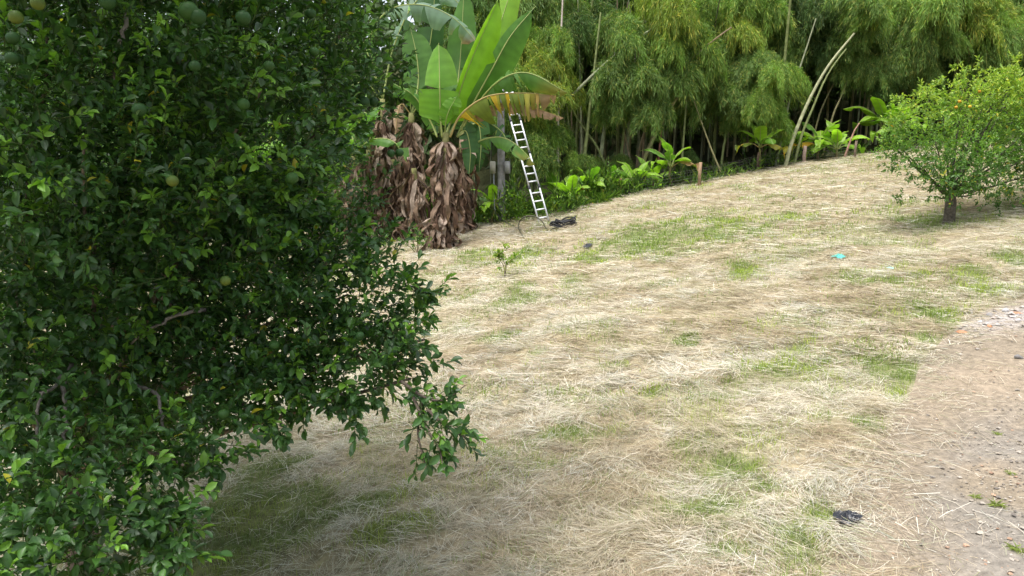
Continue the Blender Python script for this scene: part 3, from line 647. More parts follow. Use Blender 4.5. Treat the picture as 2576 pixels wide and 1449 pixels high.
def pseudostem(plant, base, top, r0, r1, r, dry=60, spread=1.0, cover=(0.02, 1.0)):
    c = spline([base - [0, 0, .1], base + (top - base) * .5 + r.normal(0, .05, 3), top], 14); a = Acc()
    tn = np.array([.16, .10, .06])[None] * (1 - np.linspace(0, 1, 14)[:, None]) + np.array([.17, .17, .06])[None] * np.linspace(0, 1, 14)[:, None]
    tube(a, c, np.linspace(r0, r1, 14), 12, tn); a.obj('pseudostem', M_STEM, plant)
    L = np.linalg.norm(top - base)
    for k in range(dry):
        f = cover[0] + (cover[1] - cover[0]) * ((k + r.random()) / dry); f = max(f, .16)
        p = c[0] + (c[-1] - c[0]) * f if False else c[min(13, int(f * 13))]
        az = r.random() * 6.283; rad = r0 + (r1 - r0) * f
        o = link('dry_leaf', DRY[r.integers(len(DRY))], plant, loc=Vector(p - np.array(plant.location)) + Vector((-math.sin(az) * rad * .9, math.cos(az) * rad * .9, 0)), rot=(r.normal(-.05, .13), r.normal(0, .13), az), scale=(spread * (.8 + .5 * r.random()), spread * (.8 + .6 * r.random()), (.8 + .5 * r.random()) * min(1, .25 + f * 1.4)))
def PD(*q): return [P(u, v, d) for u, v, d in q]
r = np.random.default_rng(55)
CF = (0, -1, .25)
bA = G(1108, 628); DA = pix(bA)[2]; pxm = DA / FPX
A = thing('banana_plant', bA, 'tall banana plant in front, shaggy brown skirt, broad upright bright leaves', 'banana plant')
pseudostem(A, bA, P(1122, 335, DA), .17, .10, r, 230, 1.75)
d = DA
banana_leaf(A, PD((1122, 345, d), (1140, 285, d), (1180, 165, d - .2), (1258, -10, d - .3)), 26 * pxm, 60 * pxm, (.25, -1, .2), -.75, .25, .05, .17, 'lime', r)
banana_leaf(A, PD((1128, 345, d), (1165, 270, d + .3), (1240, 110, d + .5), (1300, -70, d + .6)), 40 * pxm, 40 * pxm, (-.35, -1, .2), .2, .5, 0, .35, 'lime', r)
banana_leaf(A, PD((1150, 345, d + .2), (1180, 280, d), (1240, 170, d - .3), (1285, 90, d - .4), (1348, 15, d - .2)), 18 * pxm, 56 * pxm, (.35, -1, .15), -.2, .35, 0.03, .22, 'green', r)
banana_leaf(A, PD((1112, 345, d - .1), (1108, 290, d - .3), (1106, 210, d - .5), (1104, 108, d - .3)), 52 * pxm, 46 * pxm, (0, -1, .15), .25, .3, .14, .17, 'bright', r)
banana_leaf(A, PD((1160, 330, d + .1), (1200, 262, d), (1260, 200, d - .6), (1330, 184, d - .8), (1424, 232, d - 1.0)), 30 * pxm, 44 * pxm, (.1, -.75, .75), .7, .75, .4, .22, 'green', r, tipc=('dying', .86))
banana_leaf(A, PD((1132, 345, d - .1), (1160, 288, d - .3), (1225, 243, d - .5), (1310, 234, d - .6), (1392, 240, d - .7)), 50 * pxm, 80 * pxm, (.05, -.5, .85), 1.25, 1.30, .7, .2, 'dying', r, tipc=('brown', .86), N=44)
banana_leaf(A, PD((1170, 345, d + .1), (1185, 300, d), (1250, 262, d - .3), (1330, 268, d - .4), (1416, 296, d - .5)), 26 * pxm, 32 * pxm, (.05, -.5, .85), 1.2, 1.3, .8, .25, 'brown', r, N=40)
banana_leaf(A, PD((1160, 400, d + .3), (1200, 358, d + .2), (1255, 345, d), (1300, 365, d - .2), (1344, 412, d - .3)), 20 * pxm, 30 * pxm, (.2, -.6, .8), .8, .9, .3, .25, 'green', r, tipc=('dying', .85))
banana_leaf(A, PD((1118, 345, d + .3), (1140, 300, d + .5), (1185, 240, d + .6), (1230, 180, d + .6)), 48 * pxm, 44 * pxm, (.3, -1, .2), .3, .3, .35, .15, 'dark', r)
banana_leaf(A, PD((1100, 345, d), (1080, 300, d + .1), (1040, 240, d - .1), (992, 212, d - .3)), 24 * pxm, 24 * pxm, (-.2, -.7, .7), .7, .7, .3, .2, 'green', r)
banana_leaf(A, PD((1150, 345, d + .1), (1172, 330, d), (1183, 380, d), (1180, 440, d)), 24 * pxm, 22 * pxm, (.1, -1, .1), .3, .3, .2, .2, 'dark', r)
banana_leaf(A, PD((1118, 345, d), (1125, 290, d - .4), (1150, 240, d - .5)), 22 * pxm, 24 * pxm, (.2, -1, .2), .3, .4, .1, .25, 'bright', r)

bB = G(1166, 590); d = pix(bB)[2]
B = thing('banana_plant', bB, 'banana plant with dry brown skirt right behind the tall front one', 'banana plant')
pseudostem(B, bB, P(1163, 330, d), .16, .09, r, 190, 1.75)
for q, wl, wr, up, k, te in [(((1163, 335, d), (1185, 270, d + .3), (1215, 180, d + .5), (1245, 60, d + .6)), 40, 36, (.1, -1, .2), 'dark', .2), (((1163, 335, d), (1150, 250, d + .5), (1160, 120, d + .8), (1168, -40, d + .9)), 44, 40, (-.1, -1, .15), 'green', .1),
                             (((1163, 335, d), (1200, 310, d + .2), (1210, 360, d + .2), (1205, 430, d + .2)), 26, 26, (.2, -1, .1), 'dark', .2), (((1163, 335, d), (1200, 300, d + .6), (1260, 330, d + .8), (1290, 390, d + .8)), 26, 26, (.2, -.7, .6), 'dark', .4)]:
    banana_leaf(B, PD(*q), wl * d / FPX, wr * d / FPX, up, .35, .35, te, .18, k, r)
bC = G(1035, 606); d = pix(bC)[2]
Cc = thing('banana_plant', bC, 'banana plant with thick dark dried skirt left of the tall front one', 'banana plant')
pseudostem(Cc, bC, P(1035, 285, d), .17, .10, r, 230, 1.75)
for q, wl, wr, up, k, te, dl in [(((1035, 290, d), (1052, 210, d + .2), (1048, 140, d + .2), (1030, 60, d + .3)), 38, 42, (.1, -1, .1), 'green', .05, .25), (((1035, 290, d), (1030, 250, d - .2), (1010, 225, d - .2), (985, 235, d - .3)), 20, 22, (-.2, -.6, .8), 'green', .3, .7),
                                 (((1035, 290, d), (1060, 262, d - .3), (1085, 290, d - .4), (1100, 340, d - .4)), 22, 22, (.2, -.8, .5), 'dark', .3, .6), (((1035, 290, d), (1010, 262, d - .2), (1000, 290, d - .3), (995, 340, d - .3)), 20, 20, (-.2, -.8, .5), 'brown', .6, .8),
                                 (((1035, 290, d), (1060, 200, d + .6), (1085, 90, d + .9), (1095, -40, d + 1.0)), 40, 36, (.1, -1, .1), 'dark', .2, .3)]:
    banana_leaf(Cc, PD(*q), wl * d / FPX, wr * d / FPX, up, dl, dl, te, .18, k, r, **({'edge': 'dying'} if dl == .6 else {}))
bD = G(968, 604); d = pix(bD)[2] - .1
Dd = thing('banana_plant', bD, 'banana plant whose torn grey green leaf arches over the others at top', 'banana plant')
pseudostem(Dd, bD, P(962, 250, d), .15, .09, r, 190, 1.75)
banana_leaf(Dd, PD((962, 255, d), (930, 110, d - .3), (975, 28, d - .5), (1060, 12, d - .8), (1140, 45, d - 1.0), (1204, 112, d - 1.1)), 46 * d / FPX, 52 * d / FPX, (.05, -.6, .8), .55, 1.0, .45, .26, 'grey', r, tipc=('brown', .95), N=34)
for q, wl, wr, up, k, te in [(((962, 255, d), (990, 120, d + .3), (1050, 0, d + .4), (1130, -10, d + .4), (1195, 60, d + .3)), 40, 40, (.1, -.6, .8), 'grey', .45), (((962, 255, d), (930, 150, d + .3), (890, 40, d + .4)), 36, 36, (-.1, -1, .2), 'green', .1), (((962, 255, d), (920, 210, d), (880, 220, d), (850, 270, d)), 26, 26, (-.2, -.7, .6), 'dark', .3)]:
    banana_leaf(Dd, PD(*q), wl * d / FPX, wr * d / FPX, up, .6, .9, te, .25, k, r)
def banana_generic(label, base, h, n, L, w_, r, group=None, dry=0, kinds=('green', 'bright', 'dark'), rad=.14, tearp=.25, droop=1.0, yellow=0, seed_az=0):
    pl = thing('banana_plant', base, label, 'banana plant', group); top = base + np.array([r.normal(0, .06) * h, r.normal(0, .06) * h, h])
    pseudostem(pl, base, top, rad, rad * .6, r, dry, 1.6)
    for k in range(n):
        az = seed_az + k * 2.4 + r.normal(0, .25); f = k / max(1, n - 1); el = 1.35 - .95 * f * droop + r.normal(0, .08); l = L * (.8 + .35 * r.random()); h_ = np.array([math.cos(az), math.sin(az), 0])
        p1 = top + l * .35 * (h_ * math.cos(el) + np.array([0, 0, math.sin(el)])); e2 = el - .35 - .35 * f; p2 = p1 + l * .35 * (h_ * math.cos(e2) + np.array([0, 0, math.sin(e2)])); e3 = e2 - .5 - .4 * f; p3 = p2 + l * .32 * (h_ * math.cos(e3) + np.array([0, 0, math.sin(e3)]))
        kd = kinds[r.integers(len(kinds))]
        if k >= n - yellow: kd = 'dying'
        banana_leaf(pl, [top, p1, p2, p3], w_, w_, -h_ * .7 + np.array([0, 0, .7]), .25 + .4 * f, .25 + .4 * f, tearp, .14, kd, r, N=14)
    return pl
F_ = G(935, 590); fp_ = thing('banana_plant', F_, 'banana stem wrapped in brown leaves between two other brown stems', 'banana plant')
pseudostem(fp_, F_, F_ + np.array([0, 0, 3.1]), .16, .10, r, 130, 1.7)
for q in range(5):
    az = q * 1.3; h_ = np.array([math.cos(az), math.sin(az), 0]); t0 = F_ + np.array([0, 0, 3.1])
    banana_leaf(fp_, [t0, t0 + h_ * .3 + [0, 0, .7], t0 + h_ * .9 + [0, 0, 1.3], t0 + h_ * 1.6 + [0, 0, 1.1]], .28, .28, -h_ * .7 + np.array([0, 0, .7]), .4, .4, .3, .2, 'green', r, N=16)
for u, v, h_, lab in [(1003, 598, 2.7, 'dead banana stem in brown leaves between two shaggy stems left of the tall plant'), (1072, 600, 2.3, 'shorter dead banana stem in brown leaves touching the tall front plant'), (868, 608, 2.2, 'leaning dead banana stem half hidden by the dark orange tree')]:
    b_ = G(u, v); o_ = thing('banana_plant', b_, lab, 'banana plant'); pseudostem(o_, b_, b_ + np.array([r.normal(0, .15), 0, h_]), .15, .08, r, 110, 1.75)
E_ = G(895, 612)
banana_generic('banana plant with brown skirt just showing beside the dark orange tree', E_, 3.0, 7, 2.4, .30, r, dry=120)
hid = 'banana plant glimpsed only through gaps in the dark orange tree'
for u, dpt in [(800, 23.5), (640, 21), (420, 24), (200, 20), (40, 22)]:
    g0 = P(u, 600, dpt); banana_generic(hid, on_ground(g0[0], g0[1]), 2.8 + r.random(), 7, 2.5, .32, r, 'banana plants behind the orange tree', dry=36, kinds=('green', 'bright', 'bright'))

# young banana plants along the fence
LIME = ('young', 'bright', 'young', 'lime')
YB = [(1480, 500, .25, 9, 1.0, .17, 2, 'dense low young banana plant between the ladder and the first fence post'), (1435, 515, .2, 7, .9, .15, 1, 'low young banana plant just right of the ladder foot'), (1590, 478, .2, 8, .95, .17, 1, 'low young banana plant beside the stubby brown post'),
      (1688, 462, .55, 6, 1.0, .16, 1, 'young banana plant with one tall upright leaf among the low ones'), (1640, 470, .2, 6, .9, .16, 0, 'low young banana plant left of the one with an upright leaf'), (1907, 425, .75, 6, 1.0, .20, 2, 'young banana plant with a clear stem and two drooping yellow leaves'), (1985, 402, .35, 7, 1.05, .19, 0, 'bright young banana plant at the foot of the leaning bamboo'),
      (2055, 402, .45, 8, 1.1, .19, 1, 'wide young banana plant right of the pinkish fence post'), (2100, 398, .3, 7, 1.0, .18, 0, 'low young banana plant at the far end of the wire fence'), (2215, 372, .7, 9, 1.3, .22, 1, 'tall young banana plant behind the yellowish orange tree'), (2265, 372, .6, 7, 1.2, .2, 0, 'young banana plant half hidden by the yellowish orange tree'),
      (1395, 512, .3, 6, .9, .15, 0, 'young banana plant seen through and behind the ladder'), (1237, 556, .45, 5, .9, .12, 1, 'slim young banana plant left of the wooden pole'), (1530, 488, .2, 6, .85, .15, 1, 'low young banana plant with yellow tips left of the stubby post')]
for u, v, h, n, L, w_, ye, lab in YB:
    b = G(u, v); b = on_ground(b[0], b[1] - .15)
    banana_generic(lab, b, h * 1.15, n + 2, L * 1.4, w_ * 1.25, r, 'young banana plants along the fence', rad=.06, kinds=LIME, tearp=.06, droop=1.0, yellow=ye, seed_az=r.random() * 6)

# ------------------------------------------------------------------ pole, ladder, hose and litter
r = np.random.default_rng(77)
pb = on_ground(-.36, 26.4); ptop = P(1257, -150, 26.4 * cp)
pole = thing('utility_pole', pb, 'weathered grey wooden pole with two meter boxes behind the ladder', 'pole')
a_ = Acc(); tube(a_, np.stack([np.linspace(pb[k], ptop[k], 24) for k in range(3)], 1) - np.array([0, 0, .2]) * np.linspace(1, 0, 24)[:, None], np.linspace(.135, .11, 24), 14, [.27, .26, .26]); a_.obj('shaft', M_POLE, pole)
for sx, dz in ((-1, 0), (1, .02)):
    c = P(1258 + sx * 17, 421, 26.15); a_ = Acc(); box(a_, c + [sx * .02, 0, 0], [.095, .09, .21], tint=[.42, .40, .34] if sx < 0 else [.36, .36, .36], bev=.015)
    mb = a_.obj('meter_box', M_PAINT, pole); a_ = Acc(); box(a_, c + [sx * .02, -.012, .225], [.11, .115, .018], tint=[.55, .54, .50], bev=.006); a_.obj('lid', M_PAINT, mb)
    a_ = Acc(); box(a_, c + [sx * .02, -.093, .02], [.06, .006, .10], tint=[.30, .29, .25], bev=.003); a_.obj('door', M_PAINT, mb)
a_ = Acc(); c = P(1242, 421, 26.2); tube(a_, np.array([[c[0], c[1], c[2] - .2], [c[0] + .02, c[1], float(H(c[0], c[1]))]]), .022, 8, [.38, .40, .42]); a_.obj('conduit', M_PAINT, pole)

lb = G(1356, 561); lb2 = G(1383, 553); lt = P(1262, 222, 26.15)
lad = thing('ladder', lb, 'folding aluminium ladder leaning on the wooden pole', 'ladder')
Wv = np.array([.31, .10, .085]); Rv = lt - lb; Ll = np.linalg.norm(Rv); Rv = Rv / Ll; Wv = Wv - Rv * (Wv @ Rv); Wd = np.linalg.norm(Wv); Wn = Wv / Wd; Wd = .34; Nn = np.cross(Wn, Rv)
RM = np.stack([Wn, Nn, Rv], 1); secL = Ll / 4
for s_ in range(4):
    z0 = s_ * secL + (.05 if s_ else 0); z1 = (s_ + 1) * secL - .05
    for sx in (0, 1):
        a_ = Acc(); box(a_, lb + Wn * Wd * sx + Rv * (z0 + z1) / 2, [.021, .038, (z1 - z0) / 2], RM, [.78, .79, .80], bev=.004); a_.obj('rail', M_ALU, lad)
        if s_ < 3:
            a_ = Acc(); box(a_, lb + Wn * Wd * sx + Rv * (z1 + .05), [.022, .05, .075], RM, [.06, .06, .065], bev=.012); tube(a_, np.array([lb + Wn * (Wd * sx - .035) + Rv * (z1 + .05), lb + Wn * (Wd * sx + .035) + Rv * (z1 + .05)]), .04, 12, [.10, .10, .11]); a_.obj('hinge', M_RUBBER, lad)
        if s_ == 0:
            a_ = Acc(); box(a_, lb + Wn * Wd * sx + Rv * .02, [.024, .045, .04], RM, [.05, .05, .05], bev=.01); a_.obj('rubber_foot', M_RUBBER, lad)
    for k in range(4):
        q = lb + Rv * (z0 + (z1 - z0) * (k + .55) / 4.1); a_ = Acc(); box(a_, q + Wn * Wd / 2, [Wd / 2, .018, .022], RM, [.78, .79, .80], bev=.005); a_.obj('rung', M_ALU, lad)

# coil of black hose
cc = G(1422, 574); a_ = Acc()
coil = thing('hose_coil', cc, 'heap of coiled black hose on the hay beside the ladder', 'hose')
for k in range(9):
    th = np.linspace(0, 6.283, 40); R1 = .30 + .10 * r.random(); R2 = .20 + .08 * r.random(); tl_ = r.normal(.0, .12); off = r.normal(0, .05, 3)
    pts = np.stack([R1 * np.cos(th), R2 * np.sin(th), .06 + .024 * k + .06 * np.sin(th * 2 + k) + tl_ * .3 * np.cos(th)], 1)
    pts[:, 2] += .147 * pts[:, 0]; a2 = Acc(); tube(a2, cc + off * [1, 1, .2] + pts, .017, 6, [.018, .019, .022], cap=False); a2.obj('loop', M_RUBBER, coil)
a2 = Acc(); tube(a2, spline([cc + [-.25, .1, .10], cc + [-.05, .15, .28], cc + [.14, .15, .33], cc + [.28, .12, .18]], 30), .014, 6, [.10, .09, .045]); a2.obj('loop', M_RUBBER, coil)
hp = G(1340, 575); a_ = Acc()
arc = [G(1320, 602) + [0, 0, .01], P(1304, 570, pix(hp)[2] + .1), P(1315, 548, pix(hp)[2] + .2), P(1340, 543, pix(hp)[2] + .2), P(1362, 555, pix(hp)[2]), G(1376, 580) + [0, 0, .01]]
tube(a_, spline(arc, 50), .021, 7, [.085, .08, .04]); o = a_.obj('garden_hose', M_RUBBER)
tag(o, 'olive hose standing up in an arch left of the ladder foot', 'hose')
a_ = Acc(); tube(a_, spline([P(1243, 485, 26), P(1246, 530, 25), G(1262, 560) + [0, 0, .1], G(1312, 580) + [0, 0, .02]], 40), .012, 6, [.05, .055, .05]); tag(a_.obj('garden_hose', M_RUBBER), 'thin dark cable running down into the grass near the pole', 'cable')

def crumple(name, at_, size, tint, label, cat, seed, flat=.4, m=M_PLASTIC, n=14):
    r = np.random.default_rng(seed); u_ = np.linspace(-1, 1, n); UX, UY = np.meshgrid(u_, u_)
    rr = .5 + .8 * vn((np.arctan2(UY, UX) + 4) * 1.6, UX * 0 + seed, seed)
    Zc = flat * (np.abs(fbm(UX * 2.2 + seed, UY * 2.2, seed, 3) - .5) * 2.6 + .7 * fbm(UX * 4.5, UY * 4.5 + seed, seed + 2, 2)) * (1 - .75 * np.clip(UX ** 2 + UY ** 2, 0, 1))
    wx = UX * np.sqrt(1 - UY ** 2 / 2) * rr; wy = UY * np.sqrt(1 - UX ** 2 / 2) * rr
    X_, Y_ = at_[0] + wx * size[0] + r.normal(0, .03, wx.shape) * size[0], at_[1] + wy * size[1] + r.normal(0, .03, wx.shape) * size[1]
    V = np.stack([X_, Y_, H(X_, Y_) + .045 + Zc * size[0]], -1).reshape(-1, 3); i_ = np.arange(n - 1)[:, None] * n + np.arange(n - 1)[None]
    a = Acc(); a.add(V, np.stack([i_, i_ + 1, i_ + n + 1, i_ + n], -1).reshape(-1, 4), np.asarray(tint) * np.ones((n * n, 1))); return tag(a.obj(name, m, smooth=False), label, cat)
crumple('plastic_scrap', G(2136, 1316), (.11, .10), [.02, .022, .028], 'crumpled black plastic scrap at the edge of the dirt road', 'plastic scrap', 3, .55)
crumple('plastic_scrap', G(1478, 623), (.12, .2), [.03, .032, .036], 'small black scrap lying on hay below the hose coil', 'plastic scrap', 4, .5)
crumple('plastic_scrap', G(2108, 650), (.10, .18), [.10, .45, .38], 'turquoise scrap lying on the hay left of the small orange tree', 'plastic scrap', 5, .4)
crumple('plastic_scrap', G(2240, 680), (.05, .10), [.35, .55, .50], 'tiny pale turquoise scrap right of the brighter turquoise one', 'plastic scrap', 6, .3)
STN = [(2563, 903, .055, [.20, .19, .18], 'dark grey stone on the dirt road beside the frame edge'), (2440, 790, .05, [.42, .42, .43], 'pale grey stone at the back left end of the rubble patch'), (2490, 795, .05, [.30, .29, .28], 'dark stone in the middle of the rubble patch'), (2530, 785, .06, [.45, .44, .43], 'pale stone at the back right of the rubble patch'),
       (2465, 812, .04, [.5, .48, .46], 'whitish stone at the front of the rubble patch'), (2560, 810, .05, [.45, .42, .4], 'pale stone at the front right of the rubble patch')]
for k, (u, v, s_, c, lab) in enumerate(STN):
    g = G(u, v); o = link('stone', rock_mesh('stone', 40 + k, c), loc=Vector(g + [0, 0, s_ * .35])); o.scale = (s_,) * 3; o.rotation_euler = (0, 0, k * 1.3); tag(o, lab, 'stone', 'stones on the dirt road')
for k, (u, v, s_, lab) in enumerate([(2420, 838, .07, 'orange brick fragment at the field edge of the dirt road'), (2490, 822, .05, 'small pinkish brick fragment lying in the pale rubble'), (2560, 790, .06, 'broken orange brick piece behind the pale rubble')]):
    g = G(u, v); o = link('brick_fragment', rock_mesh('brick_fragment', 60 + k, [.52, .25, .14], sq=.45), loc=Vector(g + [0, 0, s_ * .2])); o.scale = (s_ * 1.3, s_, s_); o.rotation_euler = (.1, .1, k); tag(o, lab, 'brick fragment', 'brick pieces on the dirt road')

# small weeds on the road
for k, (u, v, s_, lab) in enumerate([(2505, 1275, .10, 'spreading grass tuft on the gravel near the right frame edge'), (2455, 1255, .06, 'small yellow green tuft left of the larger one on gravel'), (2560, 1390, .09, 'green grass tuft at the lower right corner on gravel'), (2540, 1195, .05, 'tiny pale tuft on gravel above the spreading one'), (2510, 1095, .05, 'tiny tuft where the earth turns to gravel')]):
    g = G(u, v); a_ = Acc(); n = 40; az = r.random(n) * 6.28; el = .15 + .8 * r.random(n) ** 2
    dv = np.stack([np.cos(az) * np.cos(el), np.sin(az) * np.cos(el), np.sin(el)], 1); ps = np.tile(g + [0, 0, .012], (n, 1)) + r.normal(0, .012, (n, 3)) * [1, 1, 0]
    add_leaves(a_, ps, dv, np.tile([0, 0, 1.], (n, 1)), s_ * .75 * (.6 + .8 * r.random(n)), np.full(n, .004), np.array([.25, .29, .11]) * (.7 + .9 * r.random((n, 1))), SLV, SLF)
    tag(a_.obj('grass_tuft', M_GRASS), lab, 'grass tuft', 'grass tufts on the road')

# saplings
def shrub(name, base, pts, n, L, pal, label, cat, r, jit=.06, stem=.012):
    o = thing(name, base, label, cat); a = Acc(); ps = []; ds = []
    for c in pts:
        c = spline([base - [0, 0, .03]] + c, 16); tube(a, c, np.linspace(stem, .003, 16), 6, [.12, .10, .06]); k = 5 + (r.random(n) ** .7 * 10.9).astype(int); ps.append(c[k] + r.normal(0, jit, (n, 3))); ds.append(unit(r.normal(0, .7, (n, 3)) + [0, 0, .6]))
    a.obj('stem', M_BARK, o); ps = np.concatenate(ps); ds = np.concatenate(ds)
    (lp, ld, lu, ll), tw = twig_leaves(ps, ds, 5, np.full(len(ps), .06), L, r); f = Acc(); add_leaves(f, lp, ld, lu, ll, ll * .5, np.array(pal)[r.integers(len(pal), size=len(lp))] * (.75 + .5 * r.random((len(lp), 1))), SLV, SLF)
    tag(f.obj('foliage', M_CITRUS_FAR, o), kind='stuff'); return o
YG = [[.12, .22, .03], [.20, .30, .04], [.26, .32, .05]]
b = G(1270, 697); dd_ = pix(b)[2]
shrub('sapling', b, [[P(1272, 670, dd_), P(1262, 645, dd_), P(1268, 622, dd_)], [P(1275, 665, dd_), P(1295, 650, dd_), P(1312, 638, dd_)], [P(1268, 672, dd_), P(1255, 650, dd_), P(1256, 636, dd_)]], 14, .10, YG, 'thin leafy sapling standing alone in the hay below the ladder', 'sapling', r, .03)
b = G(1050, 640); dd_ = pix(b)[2]
shrub('citrus_seedling', b, [[P(1040, 610, dd_), P(1020, 590, dd_)], [P(1055, 610, dd_), P(1065, 580, dd_)], [P(1050, 605, dd_), P(1045, 575, dd_)], [P(1060, 620, dd_), P(1080, 605, dd_)], [P(1030, 620, dd_), P(1000, 610, dd_)]], 12, .10, [[.05, .12, .03], [.08, .17, .035], [.14, .25, .04]], 'low glossy citrus seedling at the foot of the banana stems', 'seedling', r, .06)
b = G(960, 640); dd_ = pix(b)[2]
shrub('citrus_seedling', b, [[P(950, 620, dd_), P(930, 605, dd_)], [P(965, 615, dd_), P(970, 595, dd_)], [P(975, 625, dd_), P(990, 612, dd_)]], 12, .10, [[.05, .12, .03], [.08, .17, .035], [.16, .27, .04]], 'smaller citrus seedling showing past the orange tree edge', 'seedling', r, .06)

# ------------------------------------------------------------------ undergrowth along the back edge
UG = Acc(); r = np.random.default_rng(88)
n = 26000; x = -9 + 24 * r.random(n); t_ = r.random(n); y = back_y(x) + .05 + 2.6 * t_ ** 1.3
tall = np.where(x < 4.5, 1.0, .45) * (.1 + 2.6 * sstep(.35, .8, fbm(x / .8, y / .8, 91, 3)))
left = np.exp(-((x + .3) / 2.0) ** 2) * .4
den = sstep(.35, .62, fbm(x / .7, y / .7, 92, 3)) * np.where(x < 4.8, 1, .16); ok = r.random(n) < den; x, y, tall, left = x[ok], y[ok], tall[ok], left[ok]; n = len(x)
hz = (tall + left) * .55 * r.random(n) ** 1.3; ps = np.stack([x, y, H(x, y) + hz], 1)
gr_ = r.random(n) < .55
dv = unit(r.normal(0, .6, (n, 3)) + np.where(gr_, 1.2, .35)[:, None] * [0, 0, 1.]); L = np.where(gr_, .25 + .3 * r.random(n), .08 + .12 * r.random(n)); wd = np.where(gr_, .012, .05 + .04 * r.random(n))
pal = np.array([[.07, .14, .03], [.12, .22, .035], [.19, .32, .045], [.28, .35, .06]])
add_leaves(UG, ps, dv, r.normal(0, .4, (n, 3)) + [0, -.3, 1], L, wd, pal[r.choice(4, n, p=[.35, .35, .2, .1])] * (.75 + .5 * r.random((n, 1))), SLV, SLF)
tag(UG.obj('undergrowth', M_WEED), 'leafy weeds and tall grass along the back edge of the field', 'undergrowth', kind='stuff')

# ------------------------------------------------------------------ wire fence
PST = [(1560, 492, 462, .055, [.22, .13, .08]), (1759, 465, 420, .06, [.38, .26, .16]), (1905, 428, 392, .045, [.16, .11, .08]), (2022, 408, 378, .075, [.45, .33, .27]), (2150, 396, 366, .05, [.20, .15, .11])]
fb = G(1759, 463); fence = thing('wire_fence', fb, 'low wire fence on wooden posts in front of the bamboo', 'fence')
bases = []
for u, v, vt, rd_, c in PST:
    b = G(u, v); dd_ = pix(b)[2]; h_ = max(.65, 1.25 * (v - vt) * dd_ / FPX); a_ = Acc(); tube(a_, np.array([b - [0, 0, .2], b + [0, 0, h_ * .5], b + [.02, 0, h_ * .985], b + [.02, 0, h_]]), [rd_ * 1.05, rd_, rd_ * .97, rd_ * .85], 9, c); a_.obj('post', M_POLE, fence); bases.append((b, h_))
for f in (.15, .32, .5, .68, .85, .97):
    a_ = Acc(); pts = []
    for (p, h1), (q, h2) in zip(bases[:-1], bases[1:]):
        for t_ in np.linspace(0, 1, 8)[:-1]:
            w_ = p + (q - p) * t_; w_[2] = p[2] + (q[2] - p[2]) * t_ + .62 * f - .05 * math.sin(math.pi * t_); pts.append(w_ - [0, .07, 0])
    tube(a_, np.array(pts), .0024, 4, [.16, .155, .15], cap=False); a_.obj('wire', M_WIRE, fence)
a_ = Acc()
for (p, h1), (q, h2) in zip(bases[:-1], bases[1:]):
    nn = int(np.linalg.norm(q - p) / .22)
    for t_ in (np.arange(nn) + .5) / nn:
        w_ = p + (q - p) * t_ - [0, .07, 0]; tube(a_, np.array([w_ + [0, 0, .03], w_ + [0, 0, .58]]), .0016, 3, [.16, .155, .15], cap=False)
tag(a_.obj('stay_wires', M_WIRE, fence), kind='stuff')

# ------------------------------------------------------------------ bamboo
r = np.random.default_rng(99)
def plume_mesh(seed, nb=50, nl=170):
    r = np.random.default_rng(seed); pos, d, tn = [], [], []
    for k in range(nb):                                          # branchlets leave a drooping axis and hang
        f = r.random(); az = r.random() * 6.283; o = np.array([.9 * f * 1.2, 0, .55 * f - .95 * f * f]) ; out = np.array([math.cos(az), math.sin(az), .35 * r.random()])
        l = (.55 + .55 * r.random()) * (1 - .35 * f); p = o + out * l * .5 * np.array([.7, 1, 1])
        m = nl; s_ = r.random(m); c = o + (p - o) * np.minimum(1, s_ * 1.3)[:, None]; c = c + out * (.25 * l * s_)[:, None]; c[:, 2] -= .75 * l * s_ ** 2.0
        pos.append(c + r.normal(0, .05, (m, 3))); dd = out * .35 + np.array([0, 0, -1.0]) * (.25 + s_[:, None] * .9) + r.normal(0, .42, (m, 3)); d.append(unit(dd)); tn.append(np.full(m, .7 + .6 * r.random()))
    pos, d, tn = map(np.concatenate, (pos, d, tn)); n = len(pos); a = Acc()
    L = .10 + .09 * r.random(n); wd = .013 + .008 * r.random(n)
    c = (np.array([.112, .186, .046]) * (.7 + .6 * r.random((n, 1)))) * tn[:, None]; y_ = r.random(n) < .12; c[y_] = np.array([.26, .28, .07]) * (.7 + .6 * r.random((y_.sum(), 1)))
    tv = np.array([[0, 0, 0], [.4, -.5, 0], [1, 0, -.05], [.4, .5, 0]]); add_leaves(a, pos, d, r.normal(0, 1, (n, 3)), L, wd, c, tv, [np.array([[0, 1, 2, 3]])])
    tube(a, spline([[-.1, 0, -.1], [.4, 0, .15], [.8, 0, .0], [1.1, 0, -.4]], 10), np.linspace(.012, .003, 10), 4, [.16, .17, .06], cap=False)
    return a.mesh('plume', M_BAMBOO)
PLUMES = [plume_mesh(500 + k) for k in range(7)]
def culm_pts(a, rad, tint, r, sides=8, node=.34):
    a = np.asarray(a); L = np.concatenate([[0], np.cumsum(np.linalg.norm(np.diff(a, axis=0), axis=1))]); nn = max(4, int(L[-1] / node)); pts, rd, tn = [], [], []
    for k in range(nn):
        for f, s_, br in ((.0, 1.0, 1.1), (.06, 1.10, .88), (.12, 1.0, 1.0)):
            l = (k + f) / nn * L[-1]; pts.append([np.interp(l, L, a[:, q]) for q in range(3)]); rd.append(rad * s_ * (1 - .6 * l / L[-1])); tn.append(np.array(tint) * br)
    ac_ = Acc(); tube(ac_, np.array(pts), rd, sides, np.array(tn)); return ac_
def extend_down(p0, p1):
    d = p0 - p1; d = d / np.linalg.norm(d); p = p0.copy()
    for _ in range(200):
        if p[2] < float(H(p[0], p[1])) - .1: break
        p = p + (d * .6 + np.array([0, 0, -.4])) * .05
    return p
Z3 = lambda x, y: (1274.6 + x * .3704, y * .3704); Z4 = lambda x, y: (1811.2 + x * .4444, y * .4444)
